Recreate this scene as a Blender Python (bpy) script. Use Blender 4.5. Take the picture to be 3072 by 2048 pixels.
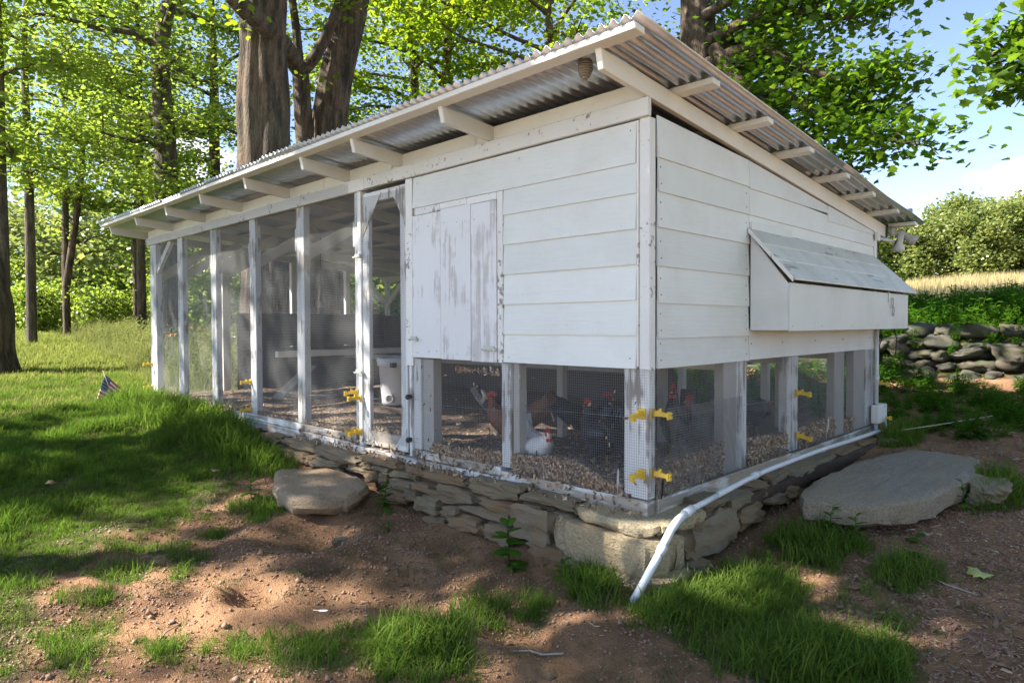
import bpy, math, random
import numpy as np
from mathutils import Vector, Matrix
random.seed(7)
RNG = np.random.default_rng(11)
for o in list(bpy.data.objects):
    bpy.data.objects.remove(o, do_unlink=True)
SC = bpy.context.scene
COL = SC.collection

# ---------------------------------------------------------------- camera
cd = bpy.data.cameras.new('camera')
cam = bpy.data.objects.new('camera', cd); COL.objects.link(cam)
cd.sensor_width = 36.0; cd.lens = 23.44; cd.clip_start = 0.05; cd.clip_end = 3000
R3 = Matrix(((0.7145267, 0.6995962, -0.0040937), (-0.0137835, 0.0199274, 0.9997064), (0.6994724, -0.7142605, 0.0238815))).transposed()
cam.matrix_world = Matrix.Translation((2.1952, -3.4065, 1.1317)) @ R3.to_4x4()
SC.camera = cam

# ---------------------------------------------------------------- sky, sun, exposure
SUN_EL = math.radians(40); SUN_DIR = (-0.60, -0.80)          # towards the sun, horizontally
world = bpy.data.worlds.new("World"); SC.world = world; world.use_nodes = True
wn = world.node_tree; wn.nodes.clear()
def wnode(t, **k):
    n = wn.nodes.new(t)
    for a, b in k.items(): setattr(n, a, b)
    return n
sky = wnode('ShaderNodeTexSky'); sky.sky_type = 'NISHITA'; sky.sun_disc = False
sky.sun_elevation = SUN_EL
sky.sun_rotation = math.atan2(SUN_DIR[0], SUN_DIR[1])
sky.air_density = 0.8; sky.dust_density = 0.15; sky.ozone_density = 2.2; sky.altitude = 300
bg = wnode('ShaderNodeBackground'); bg.inputs['Strength'].default_value = 0.092
wo = wnode('ShaderNodeOutputWorld')
tc = wnode('ShaderNodeTexCoord')
def cloudmask(c, rad, seed, squash):
    sub = wnode('ShaderNodeVectorMath', operation='SUBTRACT'); sub.inputs[1].default_value = c
    wn.links.new(tc.outputs['Generated'], sub.inputs[0])
    mul = wnode('ShaderNodeVectorMath', operation='MULTIPLY'); mul.inputs[1].default_value = (1, 1, squash)
    wn.links.new(sub.outputs[0], mul.inputs[0])
    ln = wnode('ShaderNodeVectorMath', operation='LENGTH'); wn.links.new(mul.outputs[0], ln.inputs[0])
    nz = wnode('ShaderNodeTexNoise'); nz.inputs['Scale'].default_value = 22; nz.inputs['Detail'].default_value = 6; nz.inputs['Roughness'].default_value = .55
    mp = wnode('ShaderNodeMapping'); mp.inputs['Location'].default_value = (seed, 0, 0); mp.inputs['Scale'].default_value = (1, 1, 1.6)
    wn.links.new(tc.outputs['Generated'], mp.inputs[0]); wn.links.new(mp.outputs[0], nz.inputs['Vector'])
    m = wnode('ShaderNodeMath', operation='MULTIPLY_ADD'); m.inputs[1].default_value = -rad * 1.7; m.inputs[2].default_value = rad * .85
    wn.links.new(nz.outputs['Fac'], m.inputs[0])
    a = wnode('ShaderNodeMath', operation='ADD'); wn.links.new(ln.outputs['Value'], a.inputs[0]); wn.links.new(m.outputs[0], a.inputs[1])
    mr = wnode('ShaderNodeMapRange'); mr.interpolation_type = 'SMOOTHSTEP'
    mr.inputs['From Min'].default_value = rad; mr.inputs['From Max'].default_value = rad * .62
    wn.links.new(a.outputs[0], mr.inputs['Value'])
    return mr.outputs[0]
masks = [cloudmask((-0.118, 0.972, 0.168), .058, 3.1, 1.7), cloudmask((-0.215, 0.970, 0.119), .036, 8.2, 2.0),
         cloudmask((-0.20, 0.95, 0.20), .012, 1.2, 3.0), cloudmask((0.25, 0.93, 0.22), .09, 5.5, 1.8), cloudmask((-0.92, 0.3, 0.22), .10, 6.6, 1.8),
         cloudmask((0.6, -0.75, 0.3), .13, 2.6, 1.6)]
cur = masks[0]
for m_ in masks[1:]:
    mx = wnode('ShaderNodeMath', operation='MAXIMUM'); wn.links.new(cur, mx.inputs[0]); wn.links.new(m_, mx.inputs[1]); cur = mx.outputs[0]
mixc = wnode('ShaderNodeMixRGB'); mixc.inputs[2].default_value = (4.4, 4.5, 4.7, 1)
tint = wnode('ShaderNodeMixRGB', blend_type='MULTIPLY'); tint.inputs[0].default_value = 1; tint.inputs[2].default_value = (1.09, .96, .91, 1); wn.links.new(sky.outputs[0], tint.inputs[1])
wn.links.new(cur, mixc.inputs[0]); wn.links.new(tint.outputs[0], mixc.inputs[1])
wn.links.new(mixc.outputs[0], bg.inputs['Color']); wn.links.new(bg.outputs[0], wo.inputs[0])
sl = bpy.data.lights.new('sun', 'SUN'); sl.energy = 5.0; sl.angle = math.radians(.48); sl.color = (1.0, .93, .82)
so = bpy.data.objects.new('sun', sl); COL.objects.link(so)
sv = Vector((SUN_DIR[0], SUN_DIR[1], math.tan(SUN_EL) * math.hypot(*SUN_DIR)))
so.rotation_euler = sv.to_track_quat('Z', 'Y').to_euler(); so.location = (-20, -14, 20)
SC.view_settings.view_transform = 'Standard'; SC.view_settings.look = 'None'
SC.view_settings.gamma = 1; SC.view_settings.exposure = 2.0; SC.view_settings.use_curve_mapping = False
SC.render.engine = 'CYCLES'
try:
    SC.cycles.max_bounces = 5; SC.cycles.diffuse_bounces = 3; SC.cycles.transparent_max_bounces = 4; SC.cycles.transmission_bounces = 3
    SC.cycles.caustics_reflective = False; SC.cycles.caustics_refractive = False
except Exception: pass

# ---------------------------------------------------------------- helpers
def tag(o, label=None, cat=None, group=None, kind=None):
    if label: o['label'] = label
    if cat: o['category'] = cat
    if group: o['group'] = group
    if kind: o['kind'] = kind
    return o
def link(name, me, mat=None, parent=None, loc=None):
    o = bpy.data.objects.new(name, me); COL.objects.link(o)
    if mat is not None and len(me.materials) == 0: me.materials.append(mat)
    if parent is not None: o.parent = parent
    if loc is not None: o.location = loc
    return o
def empty(name, loc=(0, 0, 0), rz=0, parent=None):
    o = bpy.data.objects.new(name, None); COL.objects.link(o); o.location = loc; o.rotation_euler = (0, 0, rz); o.empty_display_size = .1
    if parent: o.parent = parent
    return o
def npmesh(name, V, F, smooth=False, attr=None):
    """V (N,3); F (M,k) all faces with k corners"""
    V = np.ascontiguousarray(V, dtype=np.float32); F = np.ascontiguousarray(F, dtype=np.int32)
    me = bpy.data.meshes.new(name); M, k = F.shape
    me.vertices.add(len(V)); me.vertices.foreach_set('co', V.ravel())
    me.loops.add(M * k); me.loops.foreach_set('vertex_index', F.ravel())
    me.polygons.add(M); me.polygons.foreach_set('loop_start', np.arange(0, M * k, k, dtype=np.int32))
    me.polygons.foreach_set('loop_total', np.full(M, k, dtype=np.int32))
    if smooth: me.polygons.foreach_set('use_smooth', np.ones(M, dtype=bool))
    me.update(calc_edges=True)
    if attr is not None:
        for an, (dom, vals) in attr.items():
            a = me.attributes.new(an, 'FLOAT', dom); a.data.foreach_set('value', np.asarray(vals, dtype=np.float32))
    return me
class MB:
    def __init__(s): s.v = []; s.f = []; s.sm = []
    def add(s, V, F, smooth=False):
        b = len(s.v); s.v += [tuple(float(c) for c in p) for p in V]; s.f += [tuple(int(i) + b for i in f) for f in F]; s.sm += [smooth] * len(F); return s
    def box(s, a, b):
        (x0, y0, z0), (x1, y1, z1) = a, b
        return s.hexa([(x0, y0, z0), (x1, y0, z0), (x1, y1, z0), (x0, y1, z0), (x0, y0, z1), (x1, y0, z1), (x1, y1, z1), (x0, y1, z1)])
    def hexa(s, P): return s.add(P, [(0, 3, 2, 1), (4, 5, 6, 7), (0, 1, 5, 4), (1, 2, 6, 5), (2, 3, 7, 6), (3, 0, 4, 7)])
    def beam(s, p, q, w, h, up=(0, 0, 1)):
        p, q = Vector(p), Vector(q); d = (q - p).normalized(); u = Vector(up)
        sd = d.cross(u).normalized(); u2 = sd.cross(d)
        sd *= w / 2; u2 *= h / 2
        return s.hexa([p - sd - u2, p + sd - u2, q + sd - u2, q - sd - u2, p - sd + u2, p + sd + u2, q + sd + u2, q - sd + u2])
    def tube(s, pts, r, n=8, caps=True, smooth=True):
        pts = [Vector(p) for p in pts]; rs = r if hasattr(r, '__len__') else [r] * len(pts)
        V = []; prev = None
        for i, p in enumerate(pts):
            d = (pts[min(i + 1, len(pts) - 1)] - pts[max(i - 1, 0)]).normalized()
            a = Vector((0, 0, 1)) if abs(d.z) < .9 else Vector((1, 0, 0))
            if prev is not None: a = prev
            x = (a - d * a.dot(d)).normalized(); prev = x; y = d.cross(x)
            for k in range(n):
                t = 2 * math.pi * k / n; V.append(p + (x * math.cos(t) + y * math.sin(t)) * rs[i])
        F = [(i * n + k, i * n + (k + 1) % n, (i + 1) * n + (k + 1) % n, (i + 1) * n + k) for i in range(len(pts) - 1) for k in range(n)]
        s.add(V, F, smooth)
        if caps:
            b = len(s.v) - len(V); s.f += [tuple(b + k for k in reversed(range(n))), tuple(b + (len(pts) - 1) * n + k for k in range(n))]; s.sm += [False, False]
        return s
    def lathe(s, prof, c=(0, 0, 0), axis=(0, 0, 1), n=20):
        c = Vector(c); d = Vector(axis).normalized()
        a = Vector((0, 0, 1)) if abs(d.z) < .9 else Vector((1, 0, 0)); x = (a - d * a.dot(d)).normalized(); y = d.cross(x)
        V = [c + d * h + (x * math.cos(2 * math.pi * k / n) + y * math.sin(2 * math.pi * k / n)) * r for r, h in prof for k in range(n)]
        F = [(i * n + k, i * n + (k + 1) % n, (i + 1) * n + (k + 1) % n, (i + 1) * n + k) for i in range(len(prof) - 1) for k in range(n)]
        return s.add(V, F, True)
    def mesh(s, name):
        me = bpy.data.meshes.new(name); me.from_pydata(s.v, [], s.f); me.polygons.foreach_set('use_smooth', s.sm); me.update(); return me
    def build(s, name, mat, parent=None, centre=True, bevel=0):
        loc = (0, 0, 0)
        if centre:
            P = np.array(s.v); c = (P.min(0) + P.max(0)) / 2; s.v = [tuple(p) for p in (P - c)]; loc = tuple(float(t) for t in c)
        o = link(name, s.mesh(name), mat, parent, loc)
        if bevel:
            m = o.modifiers.new('bevel', 'BEVEL'); m.width = bevel; m.segments = 1; m.limit_method = 'ANGLE'
        return o
def board(name, a, b, mat, parent, bevel=.003): return MB().box(a, b).build(name, mat, parent, bevel=bevel)

def vnoise(P, seed=0, octaves=3):
    """cheap smooth vector->scalar noise made of sines"""
    r = np.random.default_rng(seed); P = np.asarray(P, float); o = np.zeros(len(P)); a = 1.0; f = 1.0
    for _ in range(octaves):
        for _k in range(3):
            d = r.normal(size=P.shape[1]); d /= np.linalg.norm(d); o += a * np.sin(P @ d * f * 3.1 + r.uniform(0, 6.28)) / 3
        a *= .55; f *= 2.1
    return o

# ---------------------------------------------------------------- materials
def newmat(name):
    m = bpy.data.materials.new(name); m.use_nodes = True; nt = m.node_tree
    return m, nt, nt.nodes['Principled BSDF']
def N(nt, t, **k):
    n = nt.nodes.new(t)
    for a, b in k.items(): setattr(n, a, b)
    return n
def noise(nt, scale, detail=4, rough=.55, vec=None, sc=(1, 1, 1), rand=False, coord='Object'):
    t = N(nt, 'ShaderNodeTexCoord'); mp = N(nt, 'ShaderNodeMapping'); mp.inputs['Scale'].default_value = sc
    nt.links.new(t.outputs[coord], mp.inputs[0])
    src = mp.outputs[0]
    if rand:
        oi = N(nt, 'ShaderNodeObjectInfo'); ml = N(nt, 'ShaderNodeMath', operation='MULTIPLY'); ml.inputs[1].default_value = 57.0
        nt.links.new(oi.outputs['Random'], ml.inputs[0]); ad = N(nt, 'ShaderNodeVectorMath', operation='ADD')
        nt.links.new(src, ad.inputs[0]); nt.links.new(ml.outputs[0], ad.inputs[1]); src = ad.outputs[0]
    n = N(nt, 'ShaderNodeTexNoise'); n.inputs['Scale'].default_value = scale; n.inputs['Detail'].default_value = detail; n.inputs['Roughness'].default_value = rough
    nt.links.new(src, n.inputs['Vector']); return n.outputs['Fac']
def ramp(nt, fac, stops, interp='LINEAR'):
    r = N(nt, 'ShaderNodeValToRGB'); cr = r.color_ramp; cr.interpolation = interp
    while len(cr.elements) > 1: cr.elements.remove(cr.elements[0])
    cr.elements[0].position = stops[0][0]; cr.elements[0].color = (*stops[0][1], 1)
    for p, c in stops[1:]:
        e = cr.elements.new(p); e.color = (*c, 1)
    nt.links.new(fac, r.inputs[0]); return r.outputs[0]
def mix(nt, fac, a, b, mode='MIX'):
    m = N(nt, 'ShaderNodeMixRGB', blend_type=mode)
    for i, v in ((0, fac), (1, a), (2, b)):
        if hasattr(v, 'is_output') or hasattr(v, 'links'): nt.links.new(v, m.inputs[i])
        elif isinstance(v, (int, float)): m.inputs[i].default_value = v
        else: m.inputs[i].default_value = (*v, 1)
    return m.outputs[0]
def bump(nt, b, h, strength=.3, dist=.01):
    n = N(nt, 'ShaderNodeBump'); n.inputs['Strength'].default_value = strength; n.inputs['Distance'].default_value = dist
    nt.links.new(h, n.inputs['Height']); nt.links.new(n.outputs[0], b.inputs['Normal']); return n
def painted(name, base, grain=(1, 1, 1), wear=.0, wearcol=(.30, .27, .24), grainscale=30, dirt=.35, rough=.6, dirtcol=(.42, .37, .30)):
    m, nt, b = newmat(name)
    g = noise(nt, grainscale, 5, .6, sc=grain, rand=True)
    d = noise(nt, 2.3, 5, .65, rand=True)
    col = mix(nt, ramp(nt, d, [(.45, (0, 0, 0)), (.8, (dirt,) * 3)]), base, dirtcol)
    sp = noise(nt, 70, 2, .5, rand=True); col = mix(nt, ramp(nt, sp, [(.74, (0, 0, 0)), (.78, (.6,) * 3)]), col, (.25, .2, .15))
    if wear > 0:
        w1 = noise(nt, 3.0, 3, .6, sc=tuple(.35 + .65 * (g_ > .5) if False else 1 for g_ in grain), rand=True)
        w2 = noise(nt, 26, 4, .6, sc=grain, rand=True)
        ad = N(nt, 'ShaderNodeMath', operation='MULTIPLY'); nt.links.new(w1, ad.inputs[0]); nt.links.new(w2, ad.inputs[1])
        f = ramp(nt, ad.outputs[0], [(.36 - wear * .22, (0, 0, 0)), (.40 - wear * .18, (1, 1, 1))])
        wc = mix(nt, g, tuple(c * .7 for c in wearcol), tuple(c * 1.35 for c in wearcol))
        col = mix(nt, f, col, wc)
    oi = N(nt, 'ShaderNodeObjectInfo'); vr = N(nt, 'ShaderNodeMapRange'); vr.inputs['To Min'].default_value = .90; vr.inputs['To Max'].default_value = 1.03; nt.links.new(oi.outputs['Random'], vr.inputs['Value'])
    col = mix(nt, 1.0, col, vr.outputs[0], 'MULTIPLY')
    nt.links.new(col, b.inputs['Base Color']); b.inputs['Roughness'].default_value = rough
    bump(nt, b, g, .5, .006)
    return m
WHITE = (.765, .79, .765)
M = {}
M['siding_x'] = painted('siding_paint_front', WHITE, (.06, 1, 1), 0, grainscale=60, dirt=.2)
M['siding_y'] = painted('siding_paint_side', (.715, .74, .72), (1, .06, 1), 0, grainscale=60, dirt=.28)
M['trim'] = painted('trim_paint', (.79, .785, .76), (1, 1, 1), .12, grainscale=25, dirt=.22)
M['eave'] = painted('eave_paint', (.78, .755, .68), (1, 1, 1), 0, grainscale=20, dirt=.25)
M['rafter'] = painted('rafter_paint', (.74, .72, .66), (1, 1, 1), 0, grainscale=14, dirt=.4)
M['post'] = painted('post_paint', (.74, .75, .76), (1, 1, .08), .42, grainscale=40, dirt=.3)
M['sill'] = painted('sill_paint', (.70, .71, .71), (.1, .1, 1), .8, wearcol=(.36, .31, .26), grainscale=30, dirt=.5)
M['hatch'] = painted('worn_plank_paint', (.74, .745, .76), (1, 1, .07), .36, wearcol=(.52, .505, .50), grainscale=42, dirt=.12)
M['hatch2'] = painted('very_worn_plank_paint', (.72, .72, .74), (1, 1, .07), .62, wearcol=(.50, .485, .48), grainscale=42, dirt=.12)
M['nest'] = painted('nest_box_paint', (.69, .71, .68), (1, .3, .2), .0, grainscale=9, dirt=.35)
M['lid'] = painted('lid_paint', (.62, .61, .57), (1, .1, 1), .12, grainscale=40, dirt=.7, dirtcol=(.36, .33, .28))
M['oldwood'] = painted('grey_weathered_wood', (.36, .32, .28), (1, .1, 1), 0, grainscale=25, dirt=.6, dirtcol=(.18, .14, .11))
M['darkpanel'] = painted('dark_stained_panel', (.10, .075, .062), (.1, 1, 1), 0, grainscale=25, dirt=.6, dirtcol=(.12, .08, .06))
M['rawgrey'] = painted('raw_grey_wood', (.45, .43, .41), (1, 1, .08), 0, grainscale=30, dirt=.4)
def simple(name, c, rough=.6, metal=0, nscale=12, var=.25, bumpn=0):
    m, nt, b = newmat(name); n = noise(nt, nscale, 4, .6)
    nt.links.new(mix(nt, n, tuple(x * (1 - var) for x in c), tuple(min(1, x * (1 + var)) for x in c)), b.inputs['Base Color'])
    b.inputs['Roughness'].default_value = rough; b.inputs['Metallic'].default_value = metal
    if bumpn: bump(nt, b, n, bumpn, .01)
    return m
M['galv'] = simple('galvanised_sheet', (.60, .66, .74), .32, .8, 9, .18)
M['galvtop'] = M['galv']
M['wire'] = simple('galvanised_wire', (.30, .31, .32), .5, .5, 3, .1)
M['yellow'] = simple('yellow_plastic', (.68, .45, .05), .5, 0, 60, .25)
M['black'] = simple('black_plastic', (.02, .02, .022), .4)
M['pvc'] = simple('white_pvc', (.60, .62, .64), .45, 0, 18, .22)
M['steel'] = simple('grey_steel', (.35, .36, .36), .4, .8)
M['hardware'] = simple('pale_hardware', (.55, .56, .5), .5, .3)
M['lampgrey'] = simple('dusty_lamp_housing', (.42, .40, .38), .6, 0, 25, .25)
M['glass'] = simple('dusty_lamp_glass', (.55, .53, .50), .3, 0, 10, .15)
M['bucket'] = simple('white_plastic', (.66, .68, .72), .45, 0, 6, .1)
M['blackcable'] = M['black']
# stone
def stonemat(name, c1, c2, c3, sc=7, band=1, vs=None):
    m, nt, b = newmat(name)
    big = noise(nt, 1.6, 3, .6, rand=True); n = noise(nt, sc, 7, .68, sc=vs or (1, 1, 1 + 5 * band), rand=True); fi = noise(nt, 60, 4, .6, rand=True)
    col = mix(nt, n, c1, c2); col = mix(nt, ramp(nt, big, [(.42, (0, 0, 0)), (.62, (1, 1, 1))]), col, c3)
    col = mix(nt, ramp(nt, fi, [(.36, (.4,) * 3), (.6, (0,) * 3)]), col, tuple(x * .45 for x in c1))
    crk = noise(nt, 3.5, 8, .7, sc=(1, 1, 3), rand=True)
    nt.links.new(col, b.inputs['Base Color']); b.inputs['Roughness'].default_value = .85
    ad = N(nt, 'ShaderNodeMath', operation='ADD'); nt.links.new(n, ad.inputs[0]); nt.links.new(fi, ad.inputs[1])
    bump(nt, b, ad.outputs[0], 1.0, .02)
    return m
M['stone'] = [stonemat('tan_schist', (.34, .235, .14), (.66, .49, .31), (.54, .34, .18)), stonemat('grey_schist', (.30, .235, .16), (.62, .50, .35), (.50, .35, .20)), stonemat('green_grey_schist', (.31, .26, .165), (.60, .50, .34), (.48, .36, .21))]
M['wallstone'] = [stonemat('grey_fieldstone', (.10, .095, .08), (.28, .265, .23), (.16, .16, .10), 5, 0), stonemat('brown_fieldstone', (.11, .09, .07), (.27, .23, .175), (.14, .15, .08), 5, 0)]
M['slab'] = stonemat('grey_slab', (.17, .14, .105), (.46, .395, .31), (.33, .265, .18), 5, 1, (4.0, .8, 4.0))
M['step'] = stonemat('tan_step_stone', (.26, .19, .13), (.50, .38, .26), (.40, .27, .16), 4, .3)
# bark
def barkmat(name, c1, c2, sc=6):
    m, nt, b = newmat(name)
    n = noise(nt, sc, 6, .65, sc=(1, 1, .16)); n2 = noise(nt, .7, 3, .5); n3 = noise(nt, sc * 5, 4, .6, sc=(1, 1, .25))
    col = mix(nt, ramp(nt, n, [(.38, (0, 0, 0)), (.62, (1, 1, 1))]), c1, c2); col = mix(nt, ramp(nt, n3, [(.35, (.5,) * 3), (.6, (0,) * 3)]), col, tuple(x * .4 for x in c1))
    col = mix(nt, ramp(nt, n2, [(.5, (0, 0, 0)), (.75, (.4,) * 3)]), col, (.10, .11, .07))
    nt.links.new(col, b.inputs['Base Color']); b.inputs['Roughness'].default_value = .9
    ad = N(nt, 'ShaderNodeMath', operation='ADD'); nt.links.new(n, ad.inputs[0]); nt.links.new(n3, ad.inputs[1])
    bump(nt, b, ad.outputs[0], .9, .05); return m
M['bark'] = barkmat('maple_bark', (.028, .019, .013), (.185, .125, .082), 9)
M['bark2'] = barkmat('pale_grey_bark', (.045, .034, .026), (.20, .155, .115), 11)
# leaves
def leafmat(name, dark, light, tdark, tlight, mixf=.58):
    m, nt, b = newmat(name); nt.nodes.remove(b); out = nt.nodes['Material Output']
    at = N(nt, 'ShaderNodeAttribute', attribute_name='tint'); 
    c = mix(nt, at.outputs['Fac'], dark, light); t = mix(nt, at.outputs['Fac'], tdark, tlight)
    d = N(nt, 'ShaderNodeBsdfDiffuse'); tr = N(nt, 'ShaderNodeBsdfTranslucent'); gl = N(nt, 'ShaderNodeBsdfGlossy'); gl.inputs['Roughness'].default_value = .4
    gl.inputs['Color'].default_value = (.6, .65, .6, 1)
    nt.links.new(c, d.inputs['Color']); nt.links.new(t, tr.inputs['Color'])
    a = N(nt, 'ShaderNodeMixShader'); a.inputs[0].default_value = mixf; nt.links.new(d.outputs[0], a.inputs[1]); nt.links.new(tr.outputs[0], a.inputs[2])
    g = N(nt, 'ShaderNodeMixShader'); g.inputs[0].default_value = .05; nt.links.new(a.outputs[0], g.inputs[1]); nt.links.new(gl.outputs[0], g.inputs[2])
    nt.links.new(g.outputs[0], out.inputs['Surface']); return m
M['leaf'] = leafmat('maple_leaves', (.05, .11, .012), (.12, .185, .02), (.20, .36, .012), (.48, .56, .025))
M['leaf_deep'] = leafmat('deep_green_leaves', (.035, .085, .012), (.08, .14, .018), (.09, .22, .012), (.24, .38, .02))  # deeper green than the other maple leaves
M['leaf_y'] = leafmat('yellow_green_leaves', (.09, .16, .03), (.20, .26, .055), (.22, .36, .035), (.46, .55, .08))
M['leaf_far'] = leafmat('far_leaves', (.11, .165, .05), (.25, .28, .085), (.19, .27, .06), (.40, .43, .11), .48)
def grassmat(name, c1, c2, t1, t2):
    m, nt, b = newmat(name); nt.nodes.remove(b); out = nt.nodes['Material Output']
    oi = N(nt, 'ShaderNodeObjectInfo'); at = N(nt, 'ShaderNodeAttribute', attribute_name='tint')
    av = N(nt, 'ShaderNodeMath', operation='MULTIPLY_ADD'); av.inputs[1].default_value = .5; av.inputs[2].default_value = 0
    nt.links.new(oi.outputs['Random'], av.inputs[0]); ad = N(nt, 'ShaderNodeMath', operation='MULTIPLY_ADD'); ad.inputs[1].default_value = .5
    nt.links.new(at.outputs['Fac'], ad.inputs[0]); nt.links.new(av.outputs[0], ad.inputs[2])
    d = N(nt, 'ShaderNodeBsdfDiffuse'); tr = N(nt, 'ShaderNodeBsdfTranslucent')
    nt.links.new(mix(nt, ad.outputs[0], c1, c2), d.inputs['Color']); nt.links.new(mix(nt, ad.outputs[0], t1, t2), tr.inputs['Color'])
    a = N(nt, 'ShaderNodeMixShader'); a.inputs[0].default_value = .4; nt.links.new(d.outputs[0], a.inputs[1]); nt.links.new(tr.outputs[0], a.inputs[2])
    nt.links.new(a.outputs[0], out.inputs['Surface']); return m
M['grass'] = grassmat('lawn_grass', (.04, .095, .012), (.15, .21, .045), (.08, .22, .018), (.27, .39, .05))
M['grassfar'] = grassmat('sun_tinted_lawn_grass', (.14, .19, .04), (.27, .29, .09), (.22, .30, .05), (.40, .42, .11))  # paler copy of the lawn grass, sunlight put into the colour
M['meadow'] = grassmat('meadow_grass', (.10, .14, .04), (.24, .25, .10), (.18, .24, .05), (.38, .38, .14))
M['hay'] = grassmat('ripe_field_grass', (.38, .32, .16), (.52, .44, .24), (.34, .29, .14), (.48, .42, .22))
M['weed'] = grassmat('weed_leaves', (.03, .10, .012), (.08, .17, .025), (.08, .24, .012), (.20, .36, .03))
M['drygrass'] = grassmat('dry_grass', (.10, .10, .04), (.26, .22, .12), (.12, .12, .05), (.26, .24, .12))
CP=np.array([
(0.1,-.35,-.40),(-.8,-.4,-.42),(-1.4,-.4,-.40),(-2.2,-.4,-.36),(-3.0,-.5,-.30),(-3.9,-.35,-.27),(-4.8,-.35,-.2),(-5.6,-.3,-.04),(-6.6,-.3,.02),(-8.8,-.3,.04),(-10,2,.05),(-8.8,4.6,.05),(-4.5,5,.06),(0,5,.03),
(.45,.3,-.34),(.45,1.2,-.24),(.45,2.3,-.18),(.4,3.6,-.07),(.4,4.6,0.0),(1.3,2.5,-.22),(1.8,0.6,-.34),(.8,-.6,-.40),(-1,-1.6,-.46),(.6,-1.6,-.46),(2.2,-1.5,-.45),(-3,-1.7,-.42),(-5,-1.8,-.3),(-7.5,-1.8,-.12),(-5,-4,-.42),(-9,-4,-.22),(2,-4,-.5),(-1,-4,-.5),(5,-2,-.4),(3.5,1.5,-.28),(3,4,-.08),(2,6,.08),(5,5,0),
(0,7.2,.25),(4,7.2,.25),(-4,7.4,.22),(-9,7.4,.2),(-14,7,.15),(0,8.6,.85),(4,8.6,.85),(-4,8.6,.8),(-9,8.8,.6),(-14,9,.4),
(-14,-4,-.05),(-15,1,.1),(-20,1,.2),(-20,8,.45),(-28,3,.6),(-28,12,.9),(-35,-4,.7),(-45,5,1.1),(-45,25,1.2),(-80,10,1.5),(-80,60,2.0),(-25,25,1.3),
(-8,14,1.3),(0,14,1.5),(6,14,1.4),(-5,30,2.0),(4,30,2.1),(-12,30,1.7),(-9,55,4.0),(5,60,4.3),(-25,60,2.8),(-14,95,6.2),(10,95,6.4),(-50,110,5),(30,0,-.6),(30,30,2.5),(40,90,7),(0,-30,-1.2),(-40,-40,-.5),(40,-40,-2),(-150,150,8),(150,150,10),(-250,-50,2),(250,-50,0),(0,-250,-4),(0,300,14),(-300,300,12),(300,300,14)])
def _phi(r): return r
_d=np.linalg.norm(CP[:,None,:2]-CP[None,:,:2],axis=2)
n=len(CP);A=np.zeros((n+3,n+3));A[:n,:n]=_phi(_d)-np.eye(n)*0.15;A[:n,n]=1;A[:n,n+1:]=CP[:,:2];A[n,:n]=1;A[n+1:,:n]=CP[:,:2].T
_w=np.linalg.solve(A,np.r_[CP[:,2],0,0,0])
def H(x,y):
    x=np.asarray(x,float);y=np.asarray(y,float);o=np.full(x.shape,_w[n])+_w[n+1]*x+_w[n+2]*y
    for i in range(n): o=o+_w[i]*np.sqrt((x-CP[i,0])**2+(y-CP[i,1])**2+.04)
    return o
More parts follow.
